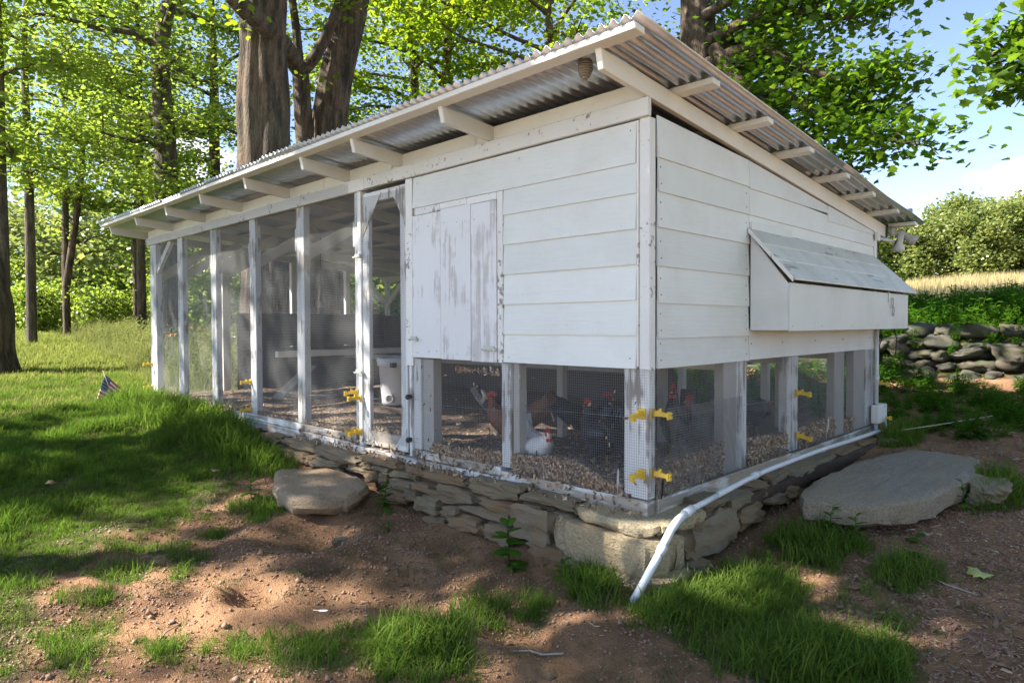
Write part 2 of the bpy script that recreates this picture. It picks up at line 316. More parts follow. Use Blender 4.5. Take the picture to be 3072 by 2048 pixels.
# ---------------------------------------------------------------- ground zones (world metres)
LAWN = [(-62,4.2),(-30,3.0),(-20.1,2.6),(-15.84,2.0),(-9.6,.5),(-8.9,-.05),(-7.61,-.04),(-6.7,-.04),(-5.79,-.04),(-4.94,-.17),(-4.56,-.18),(-3.86,-.21),(-3.84,-.51),(-4.07,-.76),(-3.67,-.89),(-3.48,-1.16),(-3.22,-1.5),(-3.29,-1.8),(-3.39,-2.02),(-3.04,-2.12),(-2.89,-2.29),(-2.9,-2.49),(-2.54,-2.58),(-2.15,-2.58),(-1.86,-2.73),(-1.5,-2.84),(-1.86,-3.4),(-5,-5),(-14,-7),(-62,-14)]
PATCHES = [  # polygon, density, height scale
([(-2.68,-.74),(-2.58,-.88),(-2.64,-1.05),(-2.83,-1.18),(-3.09,-1.21),(-3.29,-1.13),(-3.33,-.95),(-3.17,-.78),(-2.91,-.7)],.6,1.2),
([(-2.93,-1.23),(-2.9,-1.29),(-2.95,-1.38),(-3.07,-1.46),(-3.19,-1.5),(-3.26,-1.47),(-3.25,-1.39),(-3.16,-1.3),(-3.03,-1.23)],.5,.7),
([(-2.71,-1.39),(-2.65,-1.44),(-2.65,-1.49),(-2.72,-1.53),(-2.82,-1.54),(-2.91,-1.5),(-2.94,-1.45),(-2.9,-1.39),(-2.81,-1.37)],1,1),
([(-2.67,-1.69),(-2.63,-1.77),(-2.7,-1.9),(-2.86,-2.03),(-3.03,-2.1),(-3.14,-2.07),(-3.13,-1.96),(-3.0,-1.81),(-2.82,-1.71)],.9,.9),
([(-2.41,-1.64),(-2.35,-1.71),(-2.37,-1.8),(-2.48,-1.87),(-2.62,-1.9),(-2.73,-1.86),(-2.76,-1.78),(-2.69,-1.69),(-2.55,-1.63)],.7,.9),
([(-2.17,-1.85),(-2.08,-1.9),(-2.05,-1.95),(-2.11,-1.97),(-2.22,-1.97),(-2.34,-1.93),(-2.41,-1.87),(-2.4,-1.83),(-2.3,-1.82)],.8,1),
([(-2.39,-2.0),(-2.31,-2.07),(-2.34,-2.17),(-2.46,-2.26),(-2.63,-2.3),(-2.76,-2.27),(-2.8,-2.18),(-2.71,-2.07),(-2.55,-2.0)],.9,1),
([(-2.15,-2.24),(-2.04,-2.31),(-2.05,-2.41),(-2.17,-2.49),(-2.35,-2.53),(-2.52,-2.49),(-2.59,-2.4),(-2.51,-2.3),(-2.34,-2.24)],.6,.9),
([(-1.21,-2.17),(-1.14,-2.23),(-1.15,-2.3),(-1.23,-2.36),(-1.36,-2.38),(-1.47,-2.34),(-1.51,-2.27),(-1.46,-2.2),(-1.34,-2.16)],.8,.9),
([(-.98,-1.9),(-.91,-1.97),(-.92,-2.04),(-1.0,-2.09),(-1.12,-2.1),(-1.22,-2.05),(-1.26,-1.98),(-1.22,-1.91),(-1.1,-1.88)],.9,.9),
([(-.58,-1.68),(-.49,-1.79),(-.52,-1.91),(-.64,-2.0),(-.83,-2.01),(-.99,-1.93),(-1.05,-1.79),(-.96,-1.67),(-.77,-1.62)],.8,1),
([(-.15,-1.27),(-.05,-1.44),(-.1,-1.61),(-.26,-1.71),(-.48,-1.7),(-.67,-1.57),(-.74,-1.37),(-.61,-1.2),(-.37,-1.16)],1.2,1.25),
([(-.3,-.87),(-.23,-.99),(-.26,-1.11),(-.36,-1.16),(-.51,-1.14),(-.63,-1.04),(-.67,-.9),(-.59,-.79),(-.44,-.78)],.8,1.1),
([(-1.76,-2.31),(-1.66,-2.37),(-1.66,-2.44),(-1.75,-2.5),(-1.9,-2.52),(-2.04,-2.49),(-2.1,-2.42),(-2.05,-2.34),(-1.91,-2.3)],.6,.8),
([(-1.53,-2.47),(-1.34,-2.56),(-1.31,-2.66),(-1.43,-2.73),(-1.67,-2.75),(-1.94,-2.7),(-2.1,-2.6),(-2.05,-2.49),(-1.81,-2.44)],.7,.8),
([(-.02,-.19),(.06,-.37),(.05,-.5),(-.04,-.52),(-.19,-.44),(-.32,-.27),(-.38,-.16),(-.25,-.14),(-.1,-.14)],1.5,1.7),
([(-.34,-.19),(-.31,-.29),(-.34,-.38),(-.42,-.41),(-.52,-.39),(-.59,-.3),(-.6,-.22),(-.54,-.2),(-.43,-.2)],.5,.8),
([(-.12,-.72),(-.08,-.79),(-.09,-.86),(-.15,-.88),(-.23,-.86),(-.29,-.79),(-.31,-.71),(-.28,-.66),(-.2,-.66)],1.1,1.1),
([(.80,.33),(.82,-.08),(.66,-.38),(.42,-.50),(.16,-.45),(.16,-.2),(.3,.1),(.38,.45),(.60,.55)],1.2,1.15),
([(.52,.96),(.5,.69),(.45,.48),(.36,.39),(.34,.49),(.33,.73),(.35,.95),(.38,1.05),(.45,1.1)],.6,1.0),
([(1.45,.0),(1.45,-.25),(1.32,-.51),(1.1,-.7),(.84,-.7),(.73,-.50),(.85,-.2),(1.1,.04),(1.30,.08)],1.3,1.15),
([(.83,1.1),(.86,.95),(.78,.72),(.63,.66),(.45,.79),(.36,1.0),(.45,1.12),(.6,1.12),(.7,1.12)],1.3,1.5),
([(1.34,1.02),(1.34,.79),(1.26,.62),(1.14,.56),(1.03,.64),(.97,.84),(1.0,1.07),(1.12,1.22),(1.25,1.19)],.9,1.0),
([(1.42,2.9),(1.42,2.6),(1.35,2.41),(1.25,2.35),(1.18,2.55),(1.17,2.9),(1.18,3.2),(1.22,3.4),(1.33,3.3)],1.3,1.7),
([(.4,4.24),(.45,3.95),(.39,3.77),(.26,3.75),(.2,3.9),(.18,4.23),(.15,4.64),(.2,4.81),(.35,4.64)],1.2,1.7),
([(-5.6,-.1),(-4.9,-.2),(-4.0,-.28),(-3.95,-.5),(-4.6,-.62),(-6,-.75),(-8.6,-.7),(-9,-.1)],1.3,2.0),
([(.1,-.5),(.45,-.62),(.8,-.72),(1.0,-.5),(1.05,-.1),(.95,.2),(.75,.35),(.3,.0)],.75,.85),
([(.85,.25),(1.2,.05),(1.5,.2),(1.35,.6),(.95,.7),(.7,.6)],.3,.7),
([(-.75,-1.75),(-.4,-1.75),(-.15,-1.45),(-.3,-1.15),(-.7,-1.3),(-1.05,-1.75)],.6,.8),
([(-1.6,-2.3),(-1.2,-2.0),(-.9,-1.95),(-.95,-2.2),(-1.4,-2.5)],.45,.75),
([(-4.0,-.3),(-3.5,-.25),(-3.55,-.5),(-3.9,-.6)],.7,1.2)]
MEADOW = [(-9.0,.6),(-9.6,.5),(-13,.9),(-16,1.7),(-24,2.5),(-34,3.4),(-50,7),(-50,16),(-30,11),(-14,7.4),(-8.95,6.8)]
BANK = [(.12,4.6),(.4,4.5),(.74,4.42),(1.2,4.97),(1.27,5.5),(1.6,6.2),(2.5,6.6),(4,6.8),(7,7.0),(7,7.35),(-.6,7.35),(-.3,5.2)]
BEHIND = [(-9,8.75),(9,8.75),(9,13.4),(-3,13.0),(-9,12.4)]
FIELD = [(-12,13.2),(12,13.2),(14,62),(-26,62)]
def inpoly(X, Y, poly):
    P = np.array(poly); c = np.zeros(X.shape, bool); n = len(P); j = n - 1
    for i in range(n):
        xi, yi = P[i]; xj, yj = P[j]
        m = ((yi > Y) != (yj > Y)) & (X < (xj - xi) * (Y - yi) / (yj - yi + 1e-12) + xi); c ^= m; j = i
    return c
def pdist(X, Y, poly):
    P = np.array(poly); d = np.full(X.shape, 1e9)
    for i in range(len(P)):
        a = P[i]; b = P[(i + 1) % len(P)]; e = b - a; t = np.clip(((X - a[0]) * e[0] + (Y - a[1]) * e[1]) / (e @ e + 1e-12), 0, 1)
        d = np.minimum(d, np.hypot(X - a[0] - t * e[0], Y - a[1] - t * e[1]))
    return np.where(inpoly(X, Y, poly), d, -d)
HOLES = [(-1.57, -1.71, .15, .09), (-2.2, -1.0, .28, .10), (-.1, -.95, .18, .05), (-3.1, -1.75, .22, .05), (-.9, -1.05, .3, .04), (-6.3, -.95, .3, .07), (.35, -1.3, .35, .05), (-2.6, -.62, .2, .05)]
def GH(x, y):
    x = np.asarray(x, float); y = np.asarray(y, float); z = H(x, y)
    near = np.exp(-((x + 2) ** 2 + (y + 1) ** 2) / 60)
    P = np.stack([x.ravel(), y.ravel()], 1)
    z = z + near * (.022 * vnoise(P * 1.1, 5, 4).reshape(x.shape) + .014 * vnoise(P * 5, 6, 3).reshape(x.shape))
    for hx, hy, r, d in HOLES:
        q = np.hypot(x - hx, y - hy) / r; z = z - d * np.exp(-q ** 2 * 1.2) + d * .45 * np.exp(-((q - 1.5) ** 2) * 3)
    far = np.clip((np.hypot(x, y) - 12) / 30, 0, 1); z = z + far * .12 * vnoise(P * .12, 9, 3).reshape(x.shape)
    return z
def axis(a, b, lo, hi, step, grow):
    c = list(np.arange(a, b, step)); s = step; v = b
    while v < hi: c.append(v); s *= grow; v += s
    c.append(hi); s = step; v = a - step; l = []
    while v > lo: l.append(v); s *= grow; v -= s
    l.append(lo); return np.array(l[::-1] + c)
gx = axis(-4.5, 2.6, -420, 420, .035, 1.045); gy = axis(-3.1, 1.5, -420, 420, .035, 1.05)
GX, GY = np.meshgrid(gx, gy); GZ = GH(GX, GY)
fine = ((GX > -4.7) & (GX < 2.8) & (GY > -3.3) & (GY < 1.7))
GZ = GZ + np.where(fine, .006 * vnoise(np.stack([GX.ravel() * 18, GY.ravel() * 18], 1), 8, 3).reshape(GX.shape), 0)
under = (GX < -.05) & (GX > -8.75) & (GY > .06) & (GY < 4.25); GZ = np.where(under, np.minimum(GZ, -.02), GZ)
ny, nx = GX.shape; idx = np.arange(nx * ny).reshape(ny, nx)
GF = np.stack([idx[:-1, :-1], idx[:-1, 1:], idx[1:, 1:], idx[1:, :-1]], -1).reshape(-1, 4)
gm = np.clip(pdist(GX, GY, LAWN) / .25 + .5, 0, 1)
for poly, dn, hs in PATCHES: gm = np.maximum(gm, np.clip(pdist(GX, GY, poly) / .12 + .4, 0, 1) * min(1, dn))
gm = np.where(((np.hypot(GX, GY) > 26) & (GX < 0)) | (GX < -9.3), 1, gm); gm = np.maximum(gm, np.clip(pdist(GX, GY, MEADOW) + .5, 0, 1))
gm = np.maximum(gm, np.where((GY > 7.6) | (GY < -9) | (GX > 9), 1, 0))
hay = np.clip((GY - 13) / 1.5, 0, 1) * np.clip((GX + 14) / 3, 0, 1)
sunny = np.clip((-GX - 8.5) / 2.5, 0, 1)  # mask for the turf that gets sunlight painted in
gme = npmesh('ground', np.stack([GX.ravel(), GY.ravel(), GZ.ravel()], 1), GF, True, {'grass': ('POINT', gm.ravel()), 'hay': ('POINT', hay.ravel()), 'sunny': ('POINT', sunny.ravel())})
mg, nt, b = newmat('earth_and_turf')
ag = N(nt, 'ShaderNodeAttribute', attribute_name='grass'); ah = N(nt, 'ShaderNodeAttribute', attribute_name='hay'); asn = N(nt, 'ShaderNodeAttribute', attribute_name='sunny')
n1 = noise(nt, 2.2, 6, .6); n2 = noise(nt, 38, 6, .7); n3 = noise(nt, 150, 3, .6)
dirt = mix(nt, ramp(nt, n1, [(.38, (0, 0, 0)), (.62, (1, 1, 1))]), (.235, .13, .075), (.43, .245, .135))
dirt = mix(nt, ramp(nt, n2, [(.35, (.45,) * 3), (.5, (0,) * 3)]), dirt, (.13, .085, .06))
dirt = mix(nt, ramp(nt, n3, [(.60, (0,) * 3), (.70, (.55,) * 3)]), dirt, (.42, .31, .22))
gr = mix(nt, n2, (.035, .075, .012), (.085, .12, .03)); grs = mix(nt, n2, (.12, .15, .045), (.20, .22, .08)); gr = mix(nt, asn.outputs['Fac'], gr, grs)  # second turf tone is the same lawn with painted sunlight
thr = N(nt, 'ShaderNodeMath', operation='ADD'); nt.links.new(ag.outputs['Fac'], thr.inputs[0]); sb = N(nt, 'ShaderNodeMath', operation='MULTIPLY_ADD'); sb.inputs[1].default_value = .9; sb.inputs[2].default_value = -.45
nt.links.new(n1, sb.inputs[0]); nt.links.new(sb.outputs[0], thr.inputs[1])
col = mix(nt, ramp(nt, thr.outputs[0], [(.4, (0, 0, 0)), (.75, (.85,) * 3)]), dirt, gr)
col = mix(nt, ah.outputs['Fac'], col, mix(nt, n1, (.34, .28, .14), (.44, .37, .20)))
nt.links.new(col, b.inputs['Base Color']); b.inputs['Roughness'].default_value = 1.0; b.inputs['Specular IOR Level'].default_value = .15
ad = N(nt, 'ShaderNodeMath', operation='ADD'); nt.links.new(n2, ad.inputs[0]); nt.links.new(n3, ad.inputs[1]); bump(nt, b, ad.outputs[0], 1.0, .02)
ground = link('ground', gme, mg); tag(ground, 'bare brown earth turning to green lawn around the coop', None, None, 'structure')

# unseen pale gravel sheet added behind the viewpoint to bounce sunlight onto the eaves
dx_ = np.linspace(-34, 30, 90); dv = []
for x in dx_:
    for t in (0, .25, .5, .75, 1): yy = -6.4 - 9.5 * t + .6 * math.sin(x * .15); dv.append((x, yy, float(GH(x, yy)) + .03 + .05 * math.sin(t * math.pi)))
mdr = simple('pale_bounce_gravel', (.46, .41, .34), .95, 0, 40, .3, .6)
drv = link('bounce_gravel_sheet', npmesh('bounce_gravel_sheet', np.array(dv), np.array([(i * 5 + k + 1, (i + 1) * 5 + k + 1, (i + 1) * 5 + k, i * 5 + k) for i in range(len(dx_) - 1) for k in range(4)])[:, ::-1], True), mdr); tag(drv, kind='structure')
# ================================================================ chicken coop
coop = empty('chicken_coop'); tag(coop, 'long white lean-to chicken coop with wire mesh run and corrugated metal roof', 'chicken coop')
SL = -.08204
def zr(y): return 2.5756 + SL * y            # top of the rafters
XL = -8.82
# --- sills
def sill(x0, x1, z0, z1, y0=-.015, y1=.075, nm='sill_board'): board(nm, (x0, y0, z0), (x1, y1, z1), M['sill'], coop, .006)
for a, b_ in ((XL, -6.4), (-6.397, -4.2), (-4.197, -3.16)): sill(a, b_, .055, .125); sill(a, b_, -.035, .05, -.03, .07)
sill(-3.155, -2.66, -.03, .035, -.05, .07); sill(-2.655, -2.2, -.035, .03, -.052, .07)
sill(-2.195, -1.25, .035, .10); sill(-2.195, -1.25, -.06, .03, -.028, .07); sill(-1.247, -.0, -.02, .075, -.02, .07)
board('sill_board', (-.075, .08, -.02), (.018, 2.1, .075), M['sill'], coop, .006); board('sill_board', (-.07, 2.105, -.03), (.015, 4.3, .065), M['sill'], coop, .006)
board('sill_board', (XL, .08, -.03), (XL + .09, 4.3, .09), M['oldwood'], coop, .006); board('sill_board', (XL + .1, 4.24, -.02), (-.08, 4.32, .08), M['oldwood'], coop, .006)
# --- front posts
def post(x0, x1, y0, y1, z0, z1, mat='post', nm='post'): return board(nm, (x0, y0, z0), (x1, y1, z1), M[mat], coop, .004)
post(XL, -8.66, .0, .09, .13, 2.36); post(-8.655, -8.57, .0, .09, .13, 2.36)
for x0, x1 in ((-7.68, -7.50), (-6.52, -6.36), (-5.39, -5.24), (-4.28, -4.125)): post(x0, x1, 0, .07, .128, 2.36)
for x, z in ((-6.56, 1.93), (-5.43, 1.98), (-4.32, 2.03), (-3.215, 1.98)):     # small nailer blocks on the posts
    board('nailer_block', (x, .002, z - .12), (x + .04, .05, z + .12), M['post'], coop, .01)
post(-3.17, -3.085, -.002, .09, .128, 2.36)
post(-3.08, -3.03, -.03, .05, .04, 2.355, 'trim', 'door_jamb')
post(-2.365, -2.275, -.022, .02, .80, 2.355, 'trim', 'door_jamb')
post(-2.33, -2.30, -.02, .07, .04, .80, 'post', 'door_jamb')
post(-2.297, -2.20, .0, .09, .105, .86); post(-2.195, -2.06, .02, .11, .105, .86, 'rawgrey')
post(-1.25, -1.155, 0, .07, .105, .86); post(-1.15, -1.09, .02, .10, .08, .86, 'rawgrey')
post(-.178, -.003, .0, .075, .08, .90, 'post', 'corner_post')
post(-.06, .012, -.012, .055, .86, 2.36, 'trim', 'corner_board')
# --- header, eave blocking
board('header_board', (-2.95, -.042, 2.360), (.018, -.002, 2.468), M['trim'], coop)
board('header_board', (-8.84, -.042, 2.356), (-2.955, -.002, 2.466), M['trim'], coop)
RX = [0.0, -1.33, -2.43, -3.25, -4.4, -5.55, -6.65, -7.8, -8.97]
for i in range(8):
    a, b_ = RX[i + 1] + .021, RX[i] - .021; a = max(a, -8.84)
    j = a + (b_ - a) * (.86 if i in (1, 2) else .92 if i == 0 else .62)
    if i in (1, 2, 3, 5):
        board('eave_board', (a, -.012, 2.4705), (j - .002, .012, 2.5746), M['eave'], coop); board('eave_board', (j + .002, -.01, 2.4705), (b_, .012, 2.5746), M['eave'], coop)
    else: board('eave_board', (a, -.012, 2.4705), (b_, .012, 2.5746), M['eave'], coop)
# --- rafters (2x6 on edge, nose cut back)
def rafter_mesh(x0, x1, ya=-.5, yb=4.62, h=.135):
    P = []
    for x in (x0, x1): P += [(x, ya, zr(ya)), (x, yb, zr(yb)), (x, yb, zr(yb) - h), (x, ya + .028, zr(ya) - h * .8), ]
    return MB().add(P, [(0, 1, 2, 3), (7, 6, 5, 4), (0, 4, 5, 1), (1, 5, 6, 2), (2, 6, 7, 3), (3, 7, 4, 0)])
for i, x in enumerate(RX):
    lo, hi = (x - .02, x + .02); 
    if i == 8: lo, hi = -8.99, -8.95
    rafter_mesh(lo, hi).build('rafter', M['rafter'] if i else M['eave'], coop, bevel=.003)
# --- purlins
PY = [-.51, .30, 1.06, 1.80, 2.61, 3.31, 4.08, 4.75]
def purlin(y, xa, xb, mat):
    P = []
    for x in (xa, xb):
        for yy, dz in ((y - .045, .0006), (y + .045, .0006), (y + .045, .037), (y - .045, .037)): P.append((x, yy, zr(yy) + dz))
    o = MB().hexa([P[0], P[4], P[5], P[1], P[3], P[7], P[6], P[2]]).build('purlin', mat, coop, bevel=.003); return o
for y in PY: purlin(y, -9.2, .275, M['eave'] if y < 0 else M['rafter'])
# --- corrugated roof sheets
PITCH, RIBS = .076, 9
def sheet(x1, y0, y1, dz, jit):
    n = RIBS * 8 + 7; w = PITCH * RIBS + PITCH * .8; xs = x1 - np.arange(n) * w / (n - 1)
    ph = (x1 - xs) / PITCH * 2 * math.pi
    zz = .016 * np.cos(ph) + dz
    ys = np.linspace(y0, y1, 7); V = []
    for yy in ys: V += [(x, yy, zr(yy) + .0545 + z + jit * .002 * math.sin(yy * 3 + x1)) for x, z in zip(xs, zz)]
    F = [(r * n + k, r * n + k + 1, (r + 1) * n + k + 1, (r + 1) * n + k) for r in range(6) for k in range(n - 1)]
    o = MB().add(V, F, True).build('roof_sheet', M['galv'], coop)
    s = o.modifiers.new('thickness', 'SOLIDIFY'); s.thickness = .0016; s.offset = 0
for i in range(14):
    x1 = .305 - i * PITCH * RIBS
    sheet(x1, -.575 + .012 * math.sin(i * 2.3), 2.45, .0018 * (i % 2) + .002, i); sheet(x1, 2.30, 4.97 + .02 * math.sin(i * 1.7), .0018 * (i % 2) - .0015, i + 5)
# --- siding, front
def lap(axis, a0, a1, z0, z1, off, mat, out=.018, z1b=None, thin=.004, nm='siding_board', z0b=None, face=None):
    """weather board; axis 'x' = front wall (faces -y), 'y' = end wall (faces +x)"""
    z1b = z1 if z1b is None else z1b; z0b = z0 if z0b is None else z0b
    P = []
    for (a, zb, zt) in ((a0, z0, z1), (a1, z0b, z1b)):
        for d, z in ((0, zb), (out, zb), (thin, zt), (0, zt)):
            P.append((a, -off - d, z) if axis == 'x' else (off + d, a, z))
    if axis == 'x': Fc = [(0, 1, 2, 3), (7, 6, 5, 4), (0, 4, 5, 1), (1, 5, 6, 2), (2, 6, 7, 3), (3, 7, 4, 0)]
    else: Fc = [(3, 2, 1, 0), (4, 5, 6, 7), (1, 5, 4, 0), (2, 6, 5, 1), (3, 7, 6, 2), (0, 4, 7, 3)]
    return MB().add(P, [tuple(reversed(f)) for f in Fc]).build(nm, M[mat], coop)
LV = [(.868, 1.095), (1.069, 1.31), (1.282, 1.52), (1.495, 1.735), (1.708, 1.95), (1.921, 2.13)]
for k, (z0, z1) in enumerate(LV): lap('x', -1.203, -.078 + .003 * (k % 2), z0, z1, .008, 'siding_x')
lap('x', -2.262, -.080, 2.100, 2.352, .008, 'siding_x')
board('batten', (-1.263, -.026, .862), (-1.207, -.004, 2.097), M['trim'], coop)
board('batten', (-.076, -.018, .88), (-.062, -.004, 2.352), M['trim'], coop, .001)
# hatch opening: header strip, door of three planks
hd = empty('hatch_door', (-1.76, 0, .86), 0, coop); hd['label'] = 'worn plank hatch door with peeling white paint'
for x0, x1, z0, z1, mt, dy in ((-2.262, -1.902, .872, 2.035, 'hatch', 0), (-1.898, -1.545, .868, 2.048, 'hatch', .002), (-1.541, -1.268, .862, 2.040, 'hatch2', .001)):
    o = MB().box((x0, -.030 - dy, z0), (x1, -.012, z1)).build('plank', M[mt], hd, bevel=.003); o.location = Vector(o.location) - Vector((-1.76, 0, .86))
for x0, x1, z0, z1 in ((-2.24, -1.92, 2.040, 2.098), (-1.916, -1.60, 2.052, 2.098), (-1.596, -1.27, 2.045, 2.098)): board('head_strip', (x0, -.022, z0), (x1, -.006, z1), M['trim'], coop)
def bolt(parent, x, z, y=-.045, s=1, off=(0, 0, 0)):
    mb = MB(); mb.box((x - .05 * s, y, z + .006), (x + .05 * s, y + .010, z + .026)); mb.tube([(x - .075 * s, y - .008, z), (x + .085 * s, y - .008, z)], .0055, 6); mb.box((x + .055 * s, y - .012, z - .013), (x + .07 * s, y + .01, z + .013)); mb.tube([(x - .02 * s, y - .008, z), (x - .02 * s, y - .028, z - .012)], .004, 6)
    o = mb.build('latch', M['hardware'], parent); o.location = Vector(o.location) - Vector(off); return o
bolt(hd, -1.335, .955, off=(-1.76, 0, .86)); bolt(hd, -2.24, 1.02, s=.7, off=(-1.76, 0, .86))
# --- end wall siding (faces +x)
RB = lambda y: zr(y) - .145
EV = [(.868, 1.072), (1.049, 1.287), (1.264, 1.508), (1.485, 1.743), (1.72, 1.955), (1.932, 2.16)]
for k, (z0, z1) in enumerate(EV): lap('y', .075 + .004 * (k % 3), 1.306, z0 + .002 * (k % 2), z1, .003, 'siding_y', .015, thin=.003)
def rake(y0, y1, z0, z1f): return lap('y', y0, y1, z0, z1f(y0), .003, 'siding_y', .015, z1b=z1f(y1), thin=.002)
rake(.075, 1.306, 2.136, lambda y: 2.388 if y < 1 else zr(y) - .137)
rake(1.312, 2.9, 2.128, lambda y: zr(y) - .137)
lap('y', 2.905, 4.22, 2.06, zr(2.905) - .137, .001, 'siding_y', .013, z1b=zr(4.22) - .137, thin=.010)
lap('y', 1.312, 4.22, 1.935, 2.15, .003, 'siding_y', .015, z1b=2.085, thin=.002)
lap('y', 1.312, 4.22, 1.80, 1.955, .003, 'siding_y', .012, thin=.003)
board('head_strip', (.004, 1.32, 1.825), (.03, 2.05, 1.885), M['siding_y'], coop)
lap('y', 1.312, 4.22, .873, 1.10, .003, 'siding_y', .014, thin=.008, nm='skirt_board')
board('corner_board', (-.03, 4.225, .88), (.022, 4.30, 2.20), M['trim'], coop)
board('rafter_block', (.0, 4.225, 2.00), (.055, 4.30, 2.085), M['trim'], coop)
# end wall posts under the siding
for y0, y1, mt in ((.95, 1.14, 'rawgrey'), (1.145, 1.31, 'post'), (2.05, 2.27, 'post'), (3.14, 3.40, 'rawgrey'), (3.68, 4.0, 'rawgrey'), (4.03, 4.31, 'post')): post(-.075, -.003, y0, y1, .08, .87, mt)
# --- henhouse box: floor, inner walls, back siding
board('floor_panel', (-2.2, .10, .875), (-.08, 4.22, .895), M['eave'], coop); board('partition_panel', (-2.24, .10, .90), (-2.22, 4.25, 2.3), M['eave'], coop)
board('wall_lining', (-2.2, .07, .90), (-.08, .085, 2.34), M['eave'], coop); board('wall_lining', (-.08, .10, .90), (-.068, 4.2, 2.10), M['eave'], coop)
for k in range(6): board('siding_board', (-2.3, 4.322 + .004 * (k % 2), .80 + k * .22), (-.02, 4.336, 1.016 + k * .22), M['siding_x'], coop)
for y in (1.1, 2.2, 3.3): board('floor_joist', (-2.2, y, .80), (-.08, y + .04, .874), M['eave'], coop)
post(-.95, -.88, 1.6, 1.67, .08, .80, 'rawgrey', 'floor_prop'); post(-1.75, -1.68, 1.2, 1.27, .08, .80, 'rawgrey', 'floor_prop'); post(-.55, -.48, 3.1, 3.17, .08, .80, 'rawgrey', 'floor_prop')
# --- back wall and left end
for x in (-8.80, -7.3, -5.9, -4.5, -3.1, -2.3, -1.2, -.09): post(x, x + .085, 4.235, 4.315, .085, 2.09, 'rafter')
board('back_plate', (-8.80, 4.232, 2.0915), (-.02, 4.318, 2.0925 + .0), M['rafter'], coop) if False else board('back_plate', (-8.84, 4.19, 2.0), (-2.32, 4.23, 2.088), M['rafter'], coop)
for y0, y1 in ((1.05, 1.17), (2.25, 2.38), (3.33, 3.42)): post(XL + .004, XL + .085, y0, y1, .095, zr(y0) - .15, 'rafter')
def brace(p, q, w=.09, t=.04, up=(1, 0, 0), mat='rafter'): MB().beam(p, q, t, w, (0, 0, 1)).build('brace', M[mat], coop, bevel=.003)
brace((-8.72, .045, 1.87), (-8.02, .045, 2.37), .09, .05, mat='post')
brace((-8.76, .12, 1.87), (-8.76, .86, 2.36), .13); brace((-8.76, 1.12, 1.98), (-8.76, 1.72, 2.32), .13)
brace((-7.8, .12, 1.85), (-7.8, .95, 2.36), .12, .05); brace((-6.65, .10, 1.85), (-6.65, .95, 2.36), .12, .05); brace((-5.55, .10, 1.85), (-5.55, .95, 2.36), .12, .05); brace((-4.4, .10, 1.85), (-4.4, .95, 2.36), .12, .05)
brace((-8.75, 3.55, 2.2), (-8.75, 4.2, 1.6), .09); brace((-8.7, 4.2, 1.5), (-8.1, 4.2, 2.0), .09)
# dark panels closing the lower end and back of the run
board('dark_panel', (-8.73, 1.27, .04), (-8.712, 4.2, .78), M['darkpanel'], coop); board('dark_panel', (-8.735, 1.27, .785), (-8.718, 4.2, 1.355), M['darkpanel'], coop)
for k, (xa, xb) in enumerate(((-8.70, -6.4), (-6.395, -4.2), (-4.195, -2.32))): board('dark_panel', (xa, 4.16 + .004 * k, .03), (xb, 4.18, 1.33), M['darkpanel'], coop)
board('roost_beam', (-6.05, .62, .73), (-5.98, 3.6, .81), M['rafter'], coop); board('roost_beam', (-8.6, 3.2, .56), (-2.4, 3.28, .64), M['oldwood'], coop)
MB().hexa([(-6.9, .98, .10), (-6.62, .98, .10), (-7.0, 1.75, .52), (-7.28, 1.75, .52), (-6.9, .96, .12), (-6.62, .96, .12), (-7.0, 1.73, .54), (-7.28, 1.73, .54)]).build('ramp_board', M['oldwood'], coop)
# --- screen door
sd = empty('screen_door', (-2.68, 0, .04), 0, coop)
def sdpart(nm, a, b_, mat='post'):
    o = MB().box(a, b_).build(nm, M[mat], sd, bevel=.003); o.location = Vector(o.location) - Vector((-2.68, 0, .04)); return o
sdpart('stile', (-3.025, -.012, .06), (-2.925, .026, 2.325)); sdpart('stile', (-2.455, -.012, .06), (-2.368, .026, 2.325))
sdpart('rail', (-2.923, -.010, 2.235), (-2.457, .024, 2.325)); sdpart('rail', (-2.923, -.010, .06), (-2.457, .024, .19), 'sill')
def gus(P, t0=-.020, t1=-.0125):
    V = [(x, t0, z) for x, z in P] + [(x, t1, z) for x, z in P]; n = len(P)
    o = MB().add(V, [tuple(range(n)), tuple(reversed(range(n, 2 * n)))] + [((i + 1) % n, i, n + i, n + (i + 1) % n) for i in range(n)]).build('gusset', M['post'], sd); o.location = Vector(o.location) - Vector((-2.68, 0, .04))
gus([(-3.02, 1.93), (-2.72, 2.30), (-3.02, 2.31)]); gus([(-2.375, 2.0), (-2.375, 2.31), (-2.58, 2.30)]); gus([(-3.02, .07), (-2.80, .07), (-3.02, .28)]); gus([(-2.375, .07), (-2.375, .26), (-2.56, .07)])
bolt(sd, -3.06, 1.76, -.05, .8, (-2.68, 0, .04)); bolt(sd, -3.06, .71, -.05, .8, (-2.68, 0, .04))
